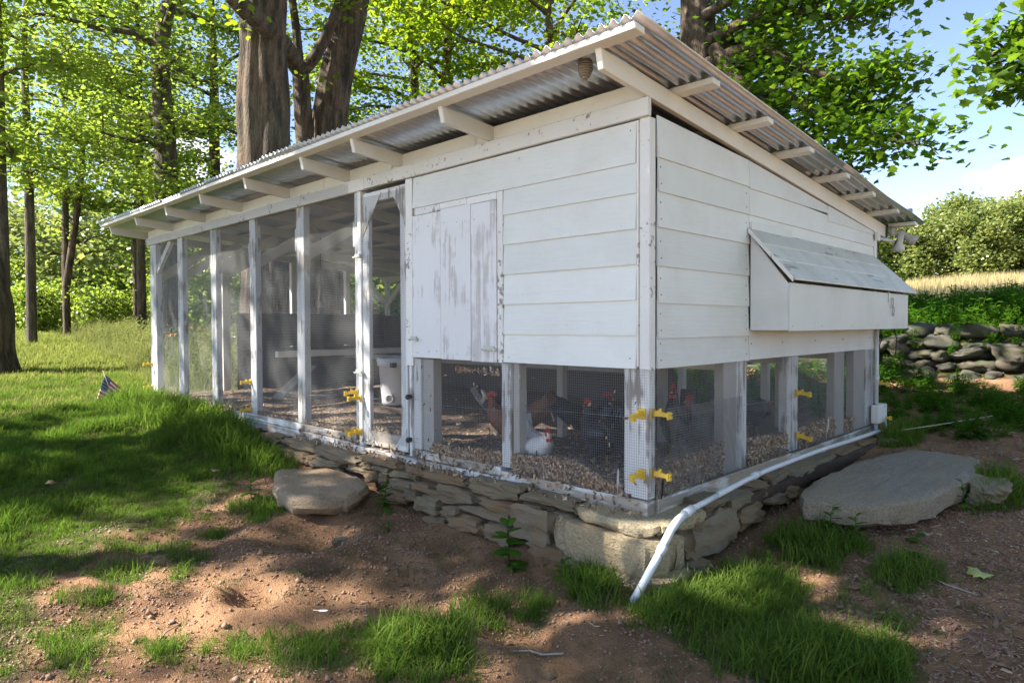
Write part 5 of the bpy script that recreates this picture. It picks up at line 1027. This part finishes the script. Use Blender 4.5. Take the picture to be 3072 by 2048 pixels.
tree('dark maple right behind the coop whose leafy limbs reach out to the right', (-4.15, 8.2), 12, .33, 4.9, 4.4, 10, 26, 26, .12, 'maple', 'leaf_deep', 14, path=[(0,0,0),(0,0,.6),(0,0,2),(.02,0,3.2),(-.05,0,5),(-.12,.1,7.5),(0,0,12)], radii=[.55,.42,.37,.36,.32,.28,.05], extra=fx, spray=(.33, .10), nseg=56, ridge=.08, from_=.25, azs=[1.2, .6, 1.8, 1.5, .9, 2.1], xt=(48, .60, .17))
# -- hanging branch of a tree standing out of view on the right
tree('maple whose low branch of large leaves hangs into the top right corner', (4.6, 5.4), 9, .25, 6.6, 3.2, 8, 14, 18, .13, 'maple', 'leaf_deep', 15,
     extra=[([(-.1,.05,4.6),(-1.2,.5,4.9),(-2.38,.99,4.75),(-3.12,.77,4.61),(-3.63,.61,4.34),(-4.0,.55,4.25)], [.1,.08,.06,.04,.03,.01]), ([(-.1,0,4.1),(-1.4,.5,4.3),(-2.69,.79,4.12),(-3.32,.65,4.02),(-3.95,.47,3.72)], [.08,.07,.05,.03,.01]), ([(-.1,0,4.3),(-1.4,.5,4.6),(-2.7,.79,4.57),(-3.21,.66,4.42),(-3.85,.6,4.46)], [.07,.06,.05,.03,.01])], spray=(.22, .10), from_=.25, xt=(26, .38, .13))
# -- trees behind the photographer's left that shade the yard
tree('tall maple outside the view whose shade falls on the coop front', (-8.1, -9.1), 13.2, .3, 9.6, 1.75, 26, 13, 20, .17, 'mid', 'leaf', 16, spray=(.26, .16), from_=.05)
tree('tall maple outside the view whose shade falls on the wire run', (-14.1, -12.0), 17, .4, 9, 3.8, 16, 5, 52, .18, 'mid', 'leaf', 19, spray=(.42, .25))
tree('tall maple outside the view whose shade falls on the lawn', (-15.6, -17.2), 17, .4, 8.5, 3.8, 14, 3, 55, .18, 'mid', 'leaf', 17, spray=(.42, .25))
tree('tall maple outside the view whose shade falls on the bare foreground', (-10.6, -16.6), 17, .4, 8.5, 4.4, 11, 2, 60, .18, 'mid', 'leaf', 18, spray=(.42, .25))
tree('leafy maple outside the right edge shading the mulch and the end wall', (7.6, -.2), 14, .4, 3.2, 4.2, 22, 18, 18, .19, 'mid', 'leaf', 20)
tree('tall maple outside the view whose shade falls on the mulch beside the slab', (-5.7, -9.9), 13.5, .35, 9.3, 2.6, 14, 5, 30, .18, 'mid', 'leaf', 21, spray=(.4, .22))
# -- copies: grove depth on the left
def copy_thing(src, loc, rz, sc_, label, group=None):
    c = src.copy(); COL.objects.link(c); c.location = loc; c.rotation_euler = (0, 0, rz); c.scale = (sc_,) * 3; c['label'] = label
    if group: c['group'] = group
    for ch in src.children:
        d = ch.copy(); COL.objects.link(d); d.parent = c
    return c
def far_tree(label, base, H_, R_, seed, mat='leaf_far', group=None, hb=1.2, lsize=.42, nl=26, ntw=18, nleaf=14, name='maple_tree', cat='tree', spray=(.75, .38)):
    return tree(label, base, H_, .22, hb, R_, nl, ntw, nleaf, lsize, 'far', mat, seed, group=group, nseg=12, spray=spray, flat=.45, tiltl=.8, name=name, cat=cat)
g1 = 'trees in the wood beyond the meadow'
ps = [far_tree('broad sunlit tree in the wood beyond the meadow', (-38, 5.5), 6.5, 3.4, 30, 'leaf_far', g1, hb=.8, ntw=11, lsize=.32, nl=20), far_tree('rounded green tree in the wood beyond the meadow', (-41, 10), 7.5, 3.4, 31, 'leaf_y', g1, hb=.7, ntw=11, lsize=.32, nl=20), far_tree('narrow green tree in the wood beyond the meadow', (-44, 2.5), 7, 2.6, 32, 'leaf_far', g1, hb=.6, ntw=11, lsize=.30, nl=20)]
rq = random.Random(5)
for i, (x, y, s) in enumerate(((-46,6,.9),(-39,2,.5),(-50,12,1.1),(-43,15,1.1),(-36,13,.6),(-35,18,.75),(-44,22,1.2),(-33,23,.9),(-52,4,1.15),(-49,17,1.2),(-30,29,1.0),(-37,30,1.25),(-28,20,.7),(-25,34,1.1),(-56,9,1.3),(-34,8.5,.45),(-48,-1,1.0),(-40,-.5,.5))):
    copy_thing(ps[i % 3], (x, y, float(GH(x, y)) - .1), rq.uniform(0, 6.28), s * .95, ('@'), g1)
for p_ in ps: p_['label'] = '@'
# -- trees on the hill at the right
g2 = 'trees along the top of the hill field'
hs = [far_tree('tree', (-19.5, 66), 12.0, 5.0, 40, 'leaf_far', g2, hb=1.0, lsize=.55, nl=30, ntw=18, nleaf=14, spray=(.9, .5)), far_tree('tree', (-14, 68), 12.5, 5.6, 41, 'leaf_far', g2, hb=1.0, lsize=.55, nl=30, ntw=18, nleaf=14, spray=(.9, .5))]
hs[0]['label'] = 'sunlit maple on the hill, first one right of the coop corner'; hs[1]['label'] = 'broad sunlit maple in the middle of the hill tree row'
for i, (x, y, s, l) in enumerate(((-23.5, 64, .85, 'hill tree half hidden behind the end of the nest box'), (-9.0, 67, 1.06, 'tall maple at the right end of the visible hill tree row'), (-3.5, 68, 1.1, 'hill tree just outside the right edge'), (-11.5, 70, 1.25, 'taller maple rising between the two front trees on the hill'), (-17.0, 69, 1.15, 'maple filling the gap beside the first hill tree'), (-6.5, 71, 1.15, 'maple behind the right end of the hill row'), (-17, 76, .9, 'further tree seen between two maples on the hill'), (-10, 77, 1.0, 'further tree behind the tall maple on the hill'))):
    copy_thing(hs[i % 2], (x, y, float(GH(x, y)) - .2), rq.uniform(0, 6.28), s * .50, l, g2)
for h_ in hs: h_.scale = (.49,) * 3
# -- shrubs: fringe of the wood, bushes behind the coop
g3 = 'bushes at the edge of the meadow'
sh = far_tree('pale sunlit bush at the edge of the meadow', (-24, 7.4), 2.3, 1.5, 50, 'leaf_y', g3, hb=.1, lsize=.14, nl=22, ntw=16, nleaf=12, name='bush', cat='bush', spray=(.3, .22))
for i, (x, y, s) in enumerate(((-27, 7.2, 1.0), (-30, 7.6, 1.2), (-21, 7.6, .9), (-33, 9, 1.4), (-19, 8.9, .8), (-36, 6.5, 1.1), (-38, 8, 1.3), (-31, 4.9, .8), (-34, 3.2, .9), (-16.5, 9.4, 1.0), (-41, 4, 1.2))):
    copy_thing(sh, (x, y, float(GH(x, y)) - .1), rq.uniform(0, 6.28), s, '@', g3)
g4 = 'bushes on the bank behind the coop'
sh2 = far_tree('green bush on the bank behind the coop', (-9, 10.5), 2.6, 1.6, 51, 'leaf', g4, hb=.1, lsize=.13, nl=24, ntw=18, nleaf=14, name='bush', cat='bush', spray=(.3, .2))
for i, (x, y, s) in enumerate(((-12, 10.6, 1.1), (-6.8, 11.2, 1.0), (-5, 10.4, .7), (-15.5, 12, 1.2), (-3, 12.2, .7), (-10.5, 12.8, 1.3), (-19, 12.5, 1.2), (-7.5, 13.5, 1.3))):
    copy_thing(sh2, (x, y, float(GH(x, y)) - .1), rq.uniform(0, 6.28), s, '@', g4)
# -- distant woodland that closes the view
rg = np.random.default_rng(88); Cw = []
for a in np.arange(-120, 10, .55):
    rad = math.radians(a) ; D_ = 78 + 10 * math.sin(a * .3) + rg.uniform(-6, 6); x = 2.2 + D_ * math.sin(rad); y = -3.4 + D_ * math.cos(rad)
    if a > -17: continue
    hh = 5.2 + 2.2 * vnoise(np.array([[a * .12, 0]]), 4, 3)[0]; g_ = float(GH(x, y)); m = 60
    u = rg.uniform(0, 1, m); Cw.append(np.stack([x + rg.normal(0, 1.6, m), y + rg.normal(0, 1.6, m), g_ + hh * u ** .8], 1))
Cw = np.concatenate(Cw); Cw = np.repeat(Cw, 4, 0) + rg.normal(0, .7, (len(Cw) * 4, 3))
o = link('woodland', leaves_mesh('woodland', Cw, .85, 'far', 9, M['leaf_far'], .9), None); tag(o, 'far off wood that closes the view behind the meadow', None, None, 'stuff')
# ================================================================ hens
def hen(label, loc, rz, col, comb=(.42, .02, .03), s=1.0, head=(.155, .385), crouch=0, tailup=.0):
    root = empty('hen', loc, rz); root.scale = (s,) * 3; tag(root, label, 'hen', 'hens in the coop')
    k = crouch; hx, hz = head
    prof = [(-.27, .36 + tailup, .012, .05), (-.22, .33 + tailup * .7, .03, .07), (-.16, .285, .055, .075), (-.09, .245, .085, .09), (-.01, .22, .10, .105), (.06, .225, .092, .10), (.11, .25, .07, .08), ((.12 + hx) / 2 + .02, (.27 + hz) / 2 - .01, .045, .05), (hx - .01, hz - .045, .032, .034), (hx, hz - .01, .029, .031), (hx + .02, hz, .024, .026), (hx + .038, hz - .002, .012, .013)]
    n = 18; V = []
    for i, (x, z, ry, rz_) in enumerate(prof):
        a = prof[max(i - 1, 0)]; b_ = prof[min(i + 1, len(prof) - 1)]; d = Vector((b_[0] - a[0], 0, b_[1] - a[1])).normalized(); u = Vector((-d.z, 0, d.x))
        for q in range(n):
            t = 2 * math.pi * q / n; f = 1 + .05 * math.sin(t * 5 + i * 1.7); p = Vector((x, 0, z - .12 * k)) + Vector((0, 1, 0)) * math.cos(t) * ry * f + u * math.sin(t) * rz_ * f; V.append(p)
    mb = MB(); m = len(prof); F = [(i * n + q, i * n + (q + 1) % n, (i + 1) * n + (q + 1) % n, (i + 1) * n + q) for i in range(m - 1) for q in range(n)] + [tuple(reversed(range(n))), tuple((m - 1) * n + q for q in range(n))]
    mb.add(V, F, True)
    for sy in (-1, 1):   # folded wings and thighs grow out of the flanks
        mb.lathe([(0, -.14), (.028, -.11), (.045, -.04), (.05, .03), (.035, .08), (0, .1)], (-.03, sy * .078, .245 - .12 * k), (1, 0, -.12), 12); mb.lathe([(0, -.05), (.035, -.03), (.04, .01), (.02, .05), (0, .055)], (.0, sy * .05, .15 - .08 * k), (0, 0, -1), 10)
    body = mb.build('body', col, root, centre=False); r = body.modifiers.new('skin', 'REMESH'); r.mode = 'VOXEL'; r.voxel_size = .009; r.use_smooth_shade = True; sm = body.modifiers.new('soft', 'SMOOTH'); sm.iterations = 3
    mb = MB()
    for sy in (-1, 1):
        mb.tube([(0, sy * .045, .13 - .09 * k), (.01, sy * .045, .06), (0, sy * .045, .008)], [.011, .007, .007], 6)
        for da in (-.5, 0, .5, math.pi): mb.tube([(0, sy * .045, .009), (.045 * math.cos(da), sy * .045 + .045 * math.sin(da), .004)], [.006, .003], 5)
    mb.build('leg', M['legs'], root, centre=False)
    mb = MB(); pts = [(hx - .035, hz + .012), (hx - .03, hz + .045), (hx - .018, hz + .03), (hx - .01, hz + .055), (hx + .003, hz + .034), (hx + .014, hz + .055), (hx + .022, hz + .03), (hx + .035, hz + .04), (hx + .038, hz + .012)]
    Vc = [(x, -.005, z - .12 * k) for x, z in pts] + [(x, .005, z - .12 * k) for x, z in pts]; nc = len(pts)
    mb.add(Vc, [(0, i + 1, i) for i in range(1, nc - 1)] + [(nc, nc + i, nc + i + 1) for i in range(1, nc - 1)] + [(i, (i + 1) % nc, nc + (i + 1) % nc, nc + i) for i in range(nc)])
    mb.build('comb', M['comb'], root, centre=False)
    mb = MB()
    for sy in (-1, 1):
        mb.lathe([(0, -.018), (.012, -.008), (.012, .006), (0, .016)], (hx + .022, sy * .012, hz - .03 - .12 * k), (0, 0, 1), 8); mb.lathe([(0, -.003), (.016, -.002), (.018, .004), (0, .008)], (hx + .010, sy * .017, hz - .12 * k), (0, sy, 0), 10)
    mb.build('wattle', M['comb'], root, centre=False)
    MB().lathe([(.010, 0), (.008, .01), (0, .028)], (hx + .034, 0, hz - .003 - .12 * k), (1, 0, -.25), 8).build('beak', M['legs'], root, centre=False)
    mb = MB()
    for sy in (-1, 1): mb.lathe([(0, 0), (.0045, .001), (0, .004)], (hx + .014, sy * .024, hz + .004 - .12 * k), (0, sy, 0), 8)
    mb.build('eye', M['black'], root, centre=False)
    mb = MB(); 
    for i in range(7):
        y0 = (i - 3) * .010; mb.hexa([(-.20, y0 - .003, .27 - .12 * k), (-.14, y0 - .006, .26 - .12 * k), (-.14, y0 + .006, .26 - .12 * k), (-.20, y0 + .003, .27 - .12 * k), (-.33 + abs(i - 3) * .01, y0 * 1.8, .40 + tailup - abs(i - 3) * .01 - .12 * k), (-.27, y0 * 1.6 - .01, .44 + tailup - .12 * k), (-.27, y0 * 1.6 + .01, .44 + tailup - .12 * k), (-.33 + abs(i - 3) * .01, y0 * 1.8 + .004, .40 + tailup - abs(i - 3) * .01 - .12 * k)])
    mb.build('tail', col, root, centre=False)
    return root
def feather(name, a, b_): 
    m, nt, b = newmat(name); n = noise(nt, 55, 4, .6, sc=(.4, 1, 1)); nt.links.new(mix(nt, n, a, b_), b.inputs['Base Color']); b.inputs['Roughness'].default_value = .55; bump(nt, b, n, .5, .01); return m
M['legs'] = simple('yellow_horn', (.38, .27, .09), .6); M['comb'] = simple('red_comb', (.45, .025, .03), .5)
FB = feather('black_feathers', (.010, .011, .016), (.035, .037, .05)); FW = feather('white_feathers', (.62, .62, .62), (.80, .80, .78)); FR = feather('red_brown_feathers', (.10, .035, .018), (.22, .085, .04)); FG = feather('barred_grey_feathers', (.05, .05, .055), (.20, .20, .21))
hen('white hen with a red comb crouching behind the wire in the middle bay', (-1.08, .20, .12), math.radians(-25), FW, crouch=.85, head=(.19, .34), s=1.0)
hen('black hen standing in the middle bay, just right of the white hen', (-.62, .36, .10), math.radians(160), FB, s=1.15)
hen('large black hen beside the corner post, seen through the front wire', (-.38, .40, .10), math.radians(100), FB, s=1.15, head=(.12, .42))
hen('black hen further back under the floor, left of the thin prop', (-1.25, 1.0, .10), math.radians(30), FB, s=1.1)
hen('barred grey hen with raised head deep in the middle of the shade', (-.75, .95, .10), math.radians(-60), FG, s=1.1, head=(.13, .44))
hen('dark hen with a bright comb, first one right of the corner post', (-.30, .85, .16), math.radians(-75), FB, s=1.1, head=(.12, .46))
hen('black hen behind the first end bay, beside the double post', (-.25, 1.15, .15), math.radians(-110), FG, s=1.0, head=(.15, .42))
hen('black hen pecking in the second end bay with its red head low', (-.42, 2.3, .13), math.radians(80), FB, s=1.05, head=(.26, .24), tailup=.03)
hen('red brown hen in the bay below the worn hatch door', (-1.55, .42, .10), math.radians(200), FR, s=1.15)
hen('black hen at the back of the bay below the worn hatch door', (-2.35, 1.1, .10), math.radians(20), FB, s=1.05)
# ================================================================ things in the run
t = empty('feed_bin', (-5.05, 1.78, .09)); tag(t, 'white plastic barrel feeder with a round port, standing behind the screen door', 'feed bin')
def tp(mb, nm, mat, root):
    o = mb.build(nm, mat, root); o.location = Vector(o.location) - root.location; return o
c_ = (-5.05, 1.78, .09)
tp(MB().lathe([(0, .015), (.165, .015), (.17, .05), (.205, .52), (.225, .525), (.228, .56), (.235, .60), (.225, .625), (.205, .63), (.20, .60), (.15, .59), (0, .59)], c_, n=36), 'bin', M['bucket'], t)
tp(MB().lathe([(.048, -.01), (.052, -.01), (.052, .05), (.040, .052), (.038, .03), (0, .028)], (-4.93, 1.63, .20), (.55, -.83, 0), 22), 'port', M['lampgrey'], t)
tp(MB().box((-4.90, 1.60, .60), (-4.84, 1.66, .66)), 'clip', M['black'], t)
t = empty('heat_lamp', (-6.6, 1.6, 1.40)); tag(t, 'small lamp hanging on a long black cord in the run', 'hanging lamp')
tp(MB().tube([(-6.6, 1.6, 2.42), (-6.61, 1.6, 2.0), (-6.6, 1.6, 1.50)], .006, 6), 'cord', M['black'], t); tp(MB().lathe([(0, .10), (.02, .10), (.03, .05), (.055, 0), (.05, -.0), (.02, .04), (0, .045)], (-6.6, 1.6, 1.40), n=16), 'shade', M['lampgrey'], t)
# wasp nest
m, nt, b = newmat('paper_nest'); t1 = N(nt, 'ShaderNodeTexCoord'); w = N(nt, 'ShaderNodeTexWave'); w.wave_type = 'BANDS'; w.bands_direction = 'Z'; w.inputs['Scale'].default_value = 22; w.inputs['Distortion'].default_value = 3; w.inputs['Detail'].default_value = 2; nt.links.new(t1.outputs['Object'], w.inputs['Vector'])
nt.links.new(mix(nt, w.outputs['Color'], (.16, .12, .09), (.34, .28, .22)), b.inputs['Base Color']); b.inputs['Roughness'].default_value = .9; bump(nt, b, w.outputs['Color'], .5, .01)
pr = [(0, .055), (.02, .055), (.036, .045), (.043, .02), (.044, -.005), (.038, -.03), (.028, -.048), (.014, -.062), (.011, -.072), (0, -.073)]
mb = MB().lathe(pr, (-.205, -.345, 2.605), (.05, .0, 1), 24); mb.v = [(x + .002 * math.sin(z * 300), y, z) for x, y, z in mb.v]
o = mb.build('wasp_nest', m); tag(o, 'small grey brown paper wasp nest hanging under the eave near the corner', 'wasp nest')
# ================================================================ drain pipe
mb = MB(); P = [(.10, 4.25, .02), (.13, 4.0, .045), (.15, 3.5, .06), (.185, 2.9, .085), (.20, 2.38, .105), (.215, 1.8, .115), (.215, 1.12, .11), (.215, .80, .095), (.21, .43, .065)]
pp = empty('drain_pipe', (.21, .43, .0)); tag(pp, 'white plastic drain pipe running along the end wall and bending down at the corner', 'pipe')
tp(mb.tube(P, 0.0175, 14), 'pipe_section', M['pvc'], pp)
tp(MB().tube([(.21, .45, .067), (.212, .30, .055), (.215, .12, .045)], 0.0175, 14), 'pipe_section', M['pvc'], pp)
tp(MB().tube([(.215, .13, .046), (.218, .04, .035)], .027, 14), 'coupling', M['pvc'], pp); tp(MB().tube([(.213, 1.02, .108), (.214, .95, .104)], .0245, 14), 'coupling', M['pvc'], pp)
tp(MB().tube([(.218, .05, .036), (.222, -.04, .018), (.225, -.12, -.02), (.222, -.165, -.065), (.215, -.19, -.10)], .0235, 14), 'elbow', M['pvc'], pp)
tp(MB().tube([(.216, -.186, -.095), (.208, -.215, -.14)], .027, 14), 'coupling', M['pvc'], pp)
tp(MB().tube([(.210, -.21, -.13), (.165, -.33, -.30), (.14, -.40, -.40)], .0225, 14), 'pipe_section', M['pvc'], pp)
# ================================================================ flag
fr = empty('lawn_flag', (-9.0, -.47, -.02)); tag(fr, 'small stars and stripes flag on a stick in the grass left of the coop', 'flag')
tp(MB().tube([(-9.015, -.435, -.08), (-9.06, -.595, .49)], .006, 6), 'stick', M['oldwood'], fr)
m, nt, b = newmat('flag_print'); uv = N(nt, 'ShaderNodeTexCoord'); sx = N(nt, 'ShaderNodeSeparateXYZ'); nt.links.new(uv.outputs['UV'], sx.inputs[0])
def mth(op, a, b2=None, c2=None):
    n = N(nt, 'ShaderNodeMath', operation=op)
    for i, v in enumerate((a, b2, c2)):
        if v is None: continue
        if isinstance(v, (int, float)): n.inputs[i].default_value = v
        else: nt.links.new(v, n.inputs[i])
    return n.outputs[0]
st = mth('MODULO', mth('FLOOR', mth('MULTIPLY', sx.outputs['Y'], 13.0)), 2.0)
stripes = mix(nt, st, (.42, .015, .03), (.60, .58, .56))
can = mth('MULTIPLY', mth('LESS_THAN', sx.outputs['X'], .36), mth('GREATER_THAN', sx.outputs['Y'], .4615))
fu = mth('SUBTRACT', mth('FRACT', mth('MULTIPLY', sx.outputs['X'], 15.0)), .5); fv = mth('SUBTRACT', mth('FRACT', mth('MULTIPLY', mth('SUBTRACT', sx.outputs['Y'], .4615), 9.3)), .5)
star = mth('LESS_THAN', mth('ADD', mth('MULTIPLY', fu, fu), mth('MULTIPLY', fv, fv)), .04)
nt.links.new(mix(nt, can, stripes, mix(nt, star, (.03, .05, .16), (.45, .45, .5))), b.inputs['Base Color']); b.inputs['Roughness'].default_value = .7
nu, nv = 16, 11; V = []; UV = []
hb, ht = Vector((-9.045, -.515, .16)), Vector((-9.118, -.562, .395))
TL, TR, BL, BR = Vector((-9.052, -.565, .42)), Vector((-8.99, -.38, .22)), Vector((-9.09, -.68, .05)), Vector((-9.02, -.49, -.04))
for j in range(nv + 1):
    for i in range(nu + 1):
        u, v = i / nu, j / nv; q = (BL.lerp(BR, u)).lerp(TL.lerp(TR, u), v) + Vector((.8, -.6, 0)) * (.018 * math.sin(u * 7 + v * 2.5) * (1.2 - v)) + Vector((0, 0, -.02)) * math.sin(u * math.pi) * (1 - v); V.append(q[:]); UV.append((u, v))
F = [(j * (nu + 1) + i, j * (nu + 1) + i + 1, (j + 1) * (nu + 1) + i + 1, (j + 1) * (nu + 1) + i) for j in range(nv) for i in range(nu)]
mb = MB().add(V, F, True); me = mb.mesh('cloth'); ul = me.uv_layers.new(name='uv'); 
for l in me.loops: ul.data[l.index].uv = UV[l.vertex_index]
o = link('cloth', me, m, fr); o.location = -fr.location; s = o.modifiers.new('thickness', 'SOLIDIFY'); s.thickness = .0015
# ================================================================ single plants near the coop
def plant(label, x, y, h, nleaf, ls, seed, z=None, wid=.26, el0=.2, name='leafy_plant', stems=1):
    z = float(GH(x, y)) if z is None else z; root = empty(name, (x, y, z)); tag(root, label, 'plant'); rg = np.random.default_rng(seed); mb = MB(); lb = MB(); TT = []
    lobes = []
    for s_ in range(stems):
        ax, ay = rg.normal(0, .12, 2); mb.tube([(0, 0, 0), (ax * h * .5, ay * h * .5, h * .5), (ax * h, ay * h, h)], [.004, .003, .002], 6)
        for i in range(nleaf):
            u = .12 + .88 * i / max(1, nleaf - 1); az = i * 2.4 + rg.uniform(-.3, .3) + s_; L_ = ls * (1.1 - .45 * u) * rg.uniform(.8, 1.15); el = el0 + .7 * u - .2
            d = np.array([math.cos(az) * math.cos(el), math.sin(az) * math.cos(el), math.sin(el)]); p = np.array([-math.sin(az), math.cos(az), 0]); nn = np.cross(d, p); c = np.array([ax * h * u, ay * h * u, h * u]); w = L_ * wid; V = []
            for k in range(6):
                q = k / 5; ww = w * math.sin(math.pi * min(1, q * .92 + .06)) ** .8; cc = c + d * L_ * q + np.array([0, 0, -.35 * L_ * q * q]); V += [cc + p * ww - nn * ww * .25, cc, cc - p * ww - nn * ww * .25]
            F = []
            for k in range(5): F += [(3 * k, 3 * k + 3, 3 * k + 4, 3 * k + 1), (3 * k + 1, 3 * k + 4, 3 * k + 5, 3 * k + 2)]
            lobes.append((np.array(V), np.array(F), rg.uniform(.3, 1)))
    link('stem', mb.mesh('stem'), M['weed'], root)
    for V, F, t_ in lobes: link('leaf', npmesh('leaf', V, F, True, {'tint': ('FACE', [t_] * len(F))}), M['weed'], root)
    return root
plant('tall weed with long narrow leaves growing against the middle of the stone foundation', -2.28, -.32, .20, 16, .12, 1, wid=.24)
plant('pale leafy weed with large pointed leaves in the dirt left of the great corner stone', -.78, -.40, .27, 7, .15, 2, stems=2, wid=.30)
plant('low broad leaf weed at the foot of the pale leafy weed', -.70, -.46, .05, 4, .09, 3, el0=0, wid=.42)
plant('small green weed with jagged leaves beside the left end of the step stone', -3.30, -.95, .16, 8, .13, 4)
plant('bright green weed with narrow leaves between the big corner stone and the dirt', -.36, -.33, .12, 12, .10, 5, wid=.18)
plant('upright narrow leaved weed under the near edge of the grey slab', .66, 1.02, .24, 14, .10, 6, wid=.18)
plant('second upright weed under the near edge of the grey slab, nearer its middle', .82, 1.08, .20, 12, .10, 7, wid=.2)
plant('upper round leaved plant in the mulch below the slab', 1.10, 1.36, .05, 4, .12, 8, el0=.1, wid=.5)
plant('lower round leaved plant in the mulch below the slab', 1.16, 1.14, .04, 3, .13, 9, el0=.05, wid=.5)
plant('weed with yellowish leaves right of the grey slab', 1.20, 2.25, .22, 10, .10, 10, wid=.2)
plant('small weed in the dirt below the foundation, left of the blue grey stones', -1.9, -.55, .05, 5, .05, 11, wid=.4)
plant('small leafy weed on top of the dirt beside the blue stone', .50, .52, .08, 7, .06, 12, wid=.35)
# orange lilies in the meadow
rg = np.random.default_rng(4); lilm = simple('orange_petals', (.75, .25, .02), .6)
for i, (x, y) in enumerate(((-13.6, 1.9), (-14.4, 2.4), (-15.8, 3.3), (-17.2, 3.4), (-13.0, 1.6), (-18.4, 4.0))):
    z = float(GH(x, y)); r_ = empty('lily', (x, y, z)); tag(r_, 'orange day lily in bloom in the tall meadow grass', 'flower', 'orange lilies in the meadow')
    MB().tube([(0, 0, 0), (.03, 0, .5), (.05, .02, .85)], .006, 5).build('stem', M['weed'], r_, centre=False); mb = MB()
    for q in range(6):
        a = q * 1.047; mb.add([(.05, .02, .84), (.05 + .05 * math.cos(a - .3), .02 + .05 * math.sin(a - .3), .90), (.05 + .10 * math.cos(a), .02 + .10 * math.sin(a), .91), (.05 + .05 * math.cos(a + .3), .02 + .05 * math.sin(a + .3), .90)], [(0, 1, 2, 3)])
    mb.build('blossom', lilm, r_, centre=False)
# fallen leaf, sticks, feather
T, TF = LEAFT['maple']; dl = simple('yellowed_leaf', (.36, .38, .10), .6)
for x, y, rz, s, l, nm in ((1.42, 1.02, .4, .13, 'yellow green fallen maple leaf on the mulch at the right', 'fallen_leaf'), (-4.9, -2.1, 1.2, .10, 'pale dead leaf lying in the shaded lawn at the left edge', 'fallen_leaf'), (-4.1, -.95, 2.2, .09, 'curled tan dead leaf at the edge of the lawn near the foundation', 'fallen_leaf')):
    V = [(px * s, py * s, .02 + .012 * math.sin(px * 6) + .01 * abs(py)) for px, py in T]; o = link(nm, MB().add(V, TF, True).mesh(nm), dl if x > 0 else simple('tan_leaf', (.30, .20, .11), .8)); o.location = (x, y, float(GH(x, y)) + (.0 if x > 0 else .05)); o.rotation_euler = (.1, -.1, rz); so_ = o.modifiers.new('t', 'SOLIDIFY'); so_.thickness = .0008; tag(o, l, 'leaf')
for P, r, l in (([(-.05, -1.12, 0), (.03, -1.08, .012), (.10, -1.07, .006), (.19, -1.02, .012)], .005, 'thin crooked twig lying on the dirt at the bottom centre'), ([(.35, 3.98, .12), (.62, 4.7, .10), (.9, 5.2, .12)], .006, 'thin dead stalk leaning in the weeds beyond the far end of the coop'), ([(1.2, .95, .0), (1.35, .85, .01), (1.5, .84, 0)], .004, 'dry stalk lying on the mulch at the right'), ([(-1.62, -2.1, .0), (-1.50, -2.22, .012), (-1.42, -2.28, .01)], .004, 'short twig in the sunny dirt at the lower left')):
    P = [(x, y, float(GH(x, y)) + z + r) for x, y, z in P]; o = MB().tube(P, r, 6).build('twig', M['oldwood']); tag(o, l, 'twig')
def feath(x, y, z, rot, mat, l, s=.1):
    V = [(0, 0, 0), (s * .3, .010, 0), (s * .8, .009, .003), (s, 0, .005), (s * .8, -.009, .003), (s * .3, -.010, 0), (-s * .3, 0, 0)]; mb = MB().add(V, [(0, 1, 2, 3, 4, 5), ]); mb.tube([(-s * .35, 0, 0), (s * .9, 0, .003)], .0012, 5); o = mb.build('feather', mat, None, centre=False); o.location = (x, y, z); o.rotation_euler = rot; tag(o, l, 'feather')
feath(-.215, -.016, .10, (0, -1.5, -.2), FW, 'white feather stuck in the wire left of the corner post', .15); feath(.016, .11, .06, (0, -1.4, 1.4), FB, 'dark feather stuck in the wire right of the corner post', .14)
feath(.014, 2.9, .14, (0, -1.2, 1.6), FW, 'pale quill caught in the wire of the third end bay', .16); feath(-1.02, -1.62, float(GH(-1.02, -1.62)) + .08, (.1, .1, .8), FW, 'tiny white down feather in the front grass', .06)

# ================================================================ labels that tell look-alikes apart by their order from the left
ORD = ['first', 'second', 'third', 'fourth', 'fifth', 'sixth', 'seventh', 'eighth', 'ninth', 'tenth', 'eleventh', 'twelfth', 'thirteenth', 'fourteenth', 'fifteenth', 'sixteenth', 'seventeenth', 'eighteenth', 'nineteenth', 'twentieth', 'twenty first', 'twenty second', 'twenty third']
ci_ = cam.matrix_world.inverted()
for grp, text in (('trees in the wood beyond the meadow', 'tree in the wood beyond the meadow, %s from the left'), ('bushes at the edge of the meadow', 'pale sunlit bush at the meadow edge, %s from the left'), ('bushes on the bank behind the coop', 'green bush on the bank behind the coop, %s from the left'), ('orange lilies in the meadow', 'orange day lily in the tall meadow grass, %s from the left')):
    L_ = [o for o in COL.objects if o.get('group') == grp and o.parent is None]
    L_.sort(key=lambda o: (lambda q: q.x / max(.1, -q.z))(ci_ @ o.location))
    for k, o in enumerate(L_): o['label'] = text % ORD[k]

for o in COL.objects:
    if o.name.startswith('floodlight') and o.type == 'EMPTY': o.scale = (1.0, 1.0, 1.0)
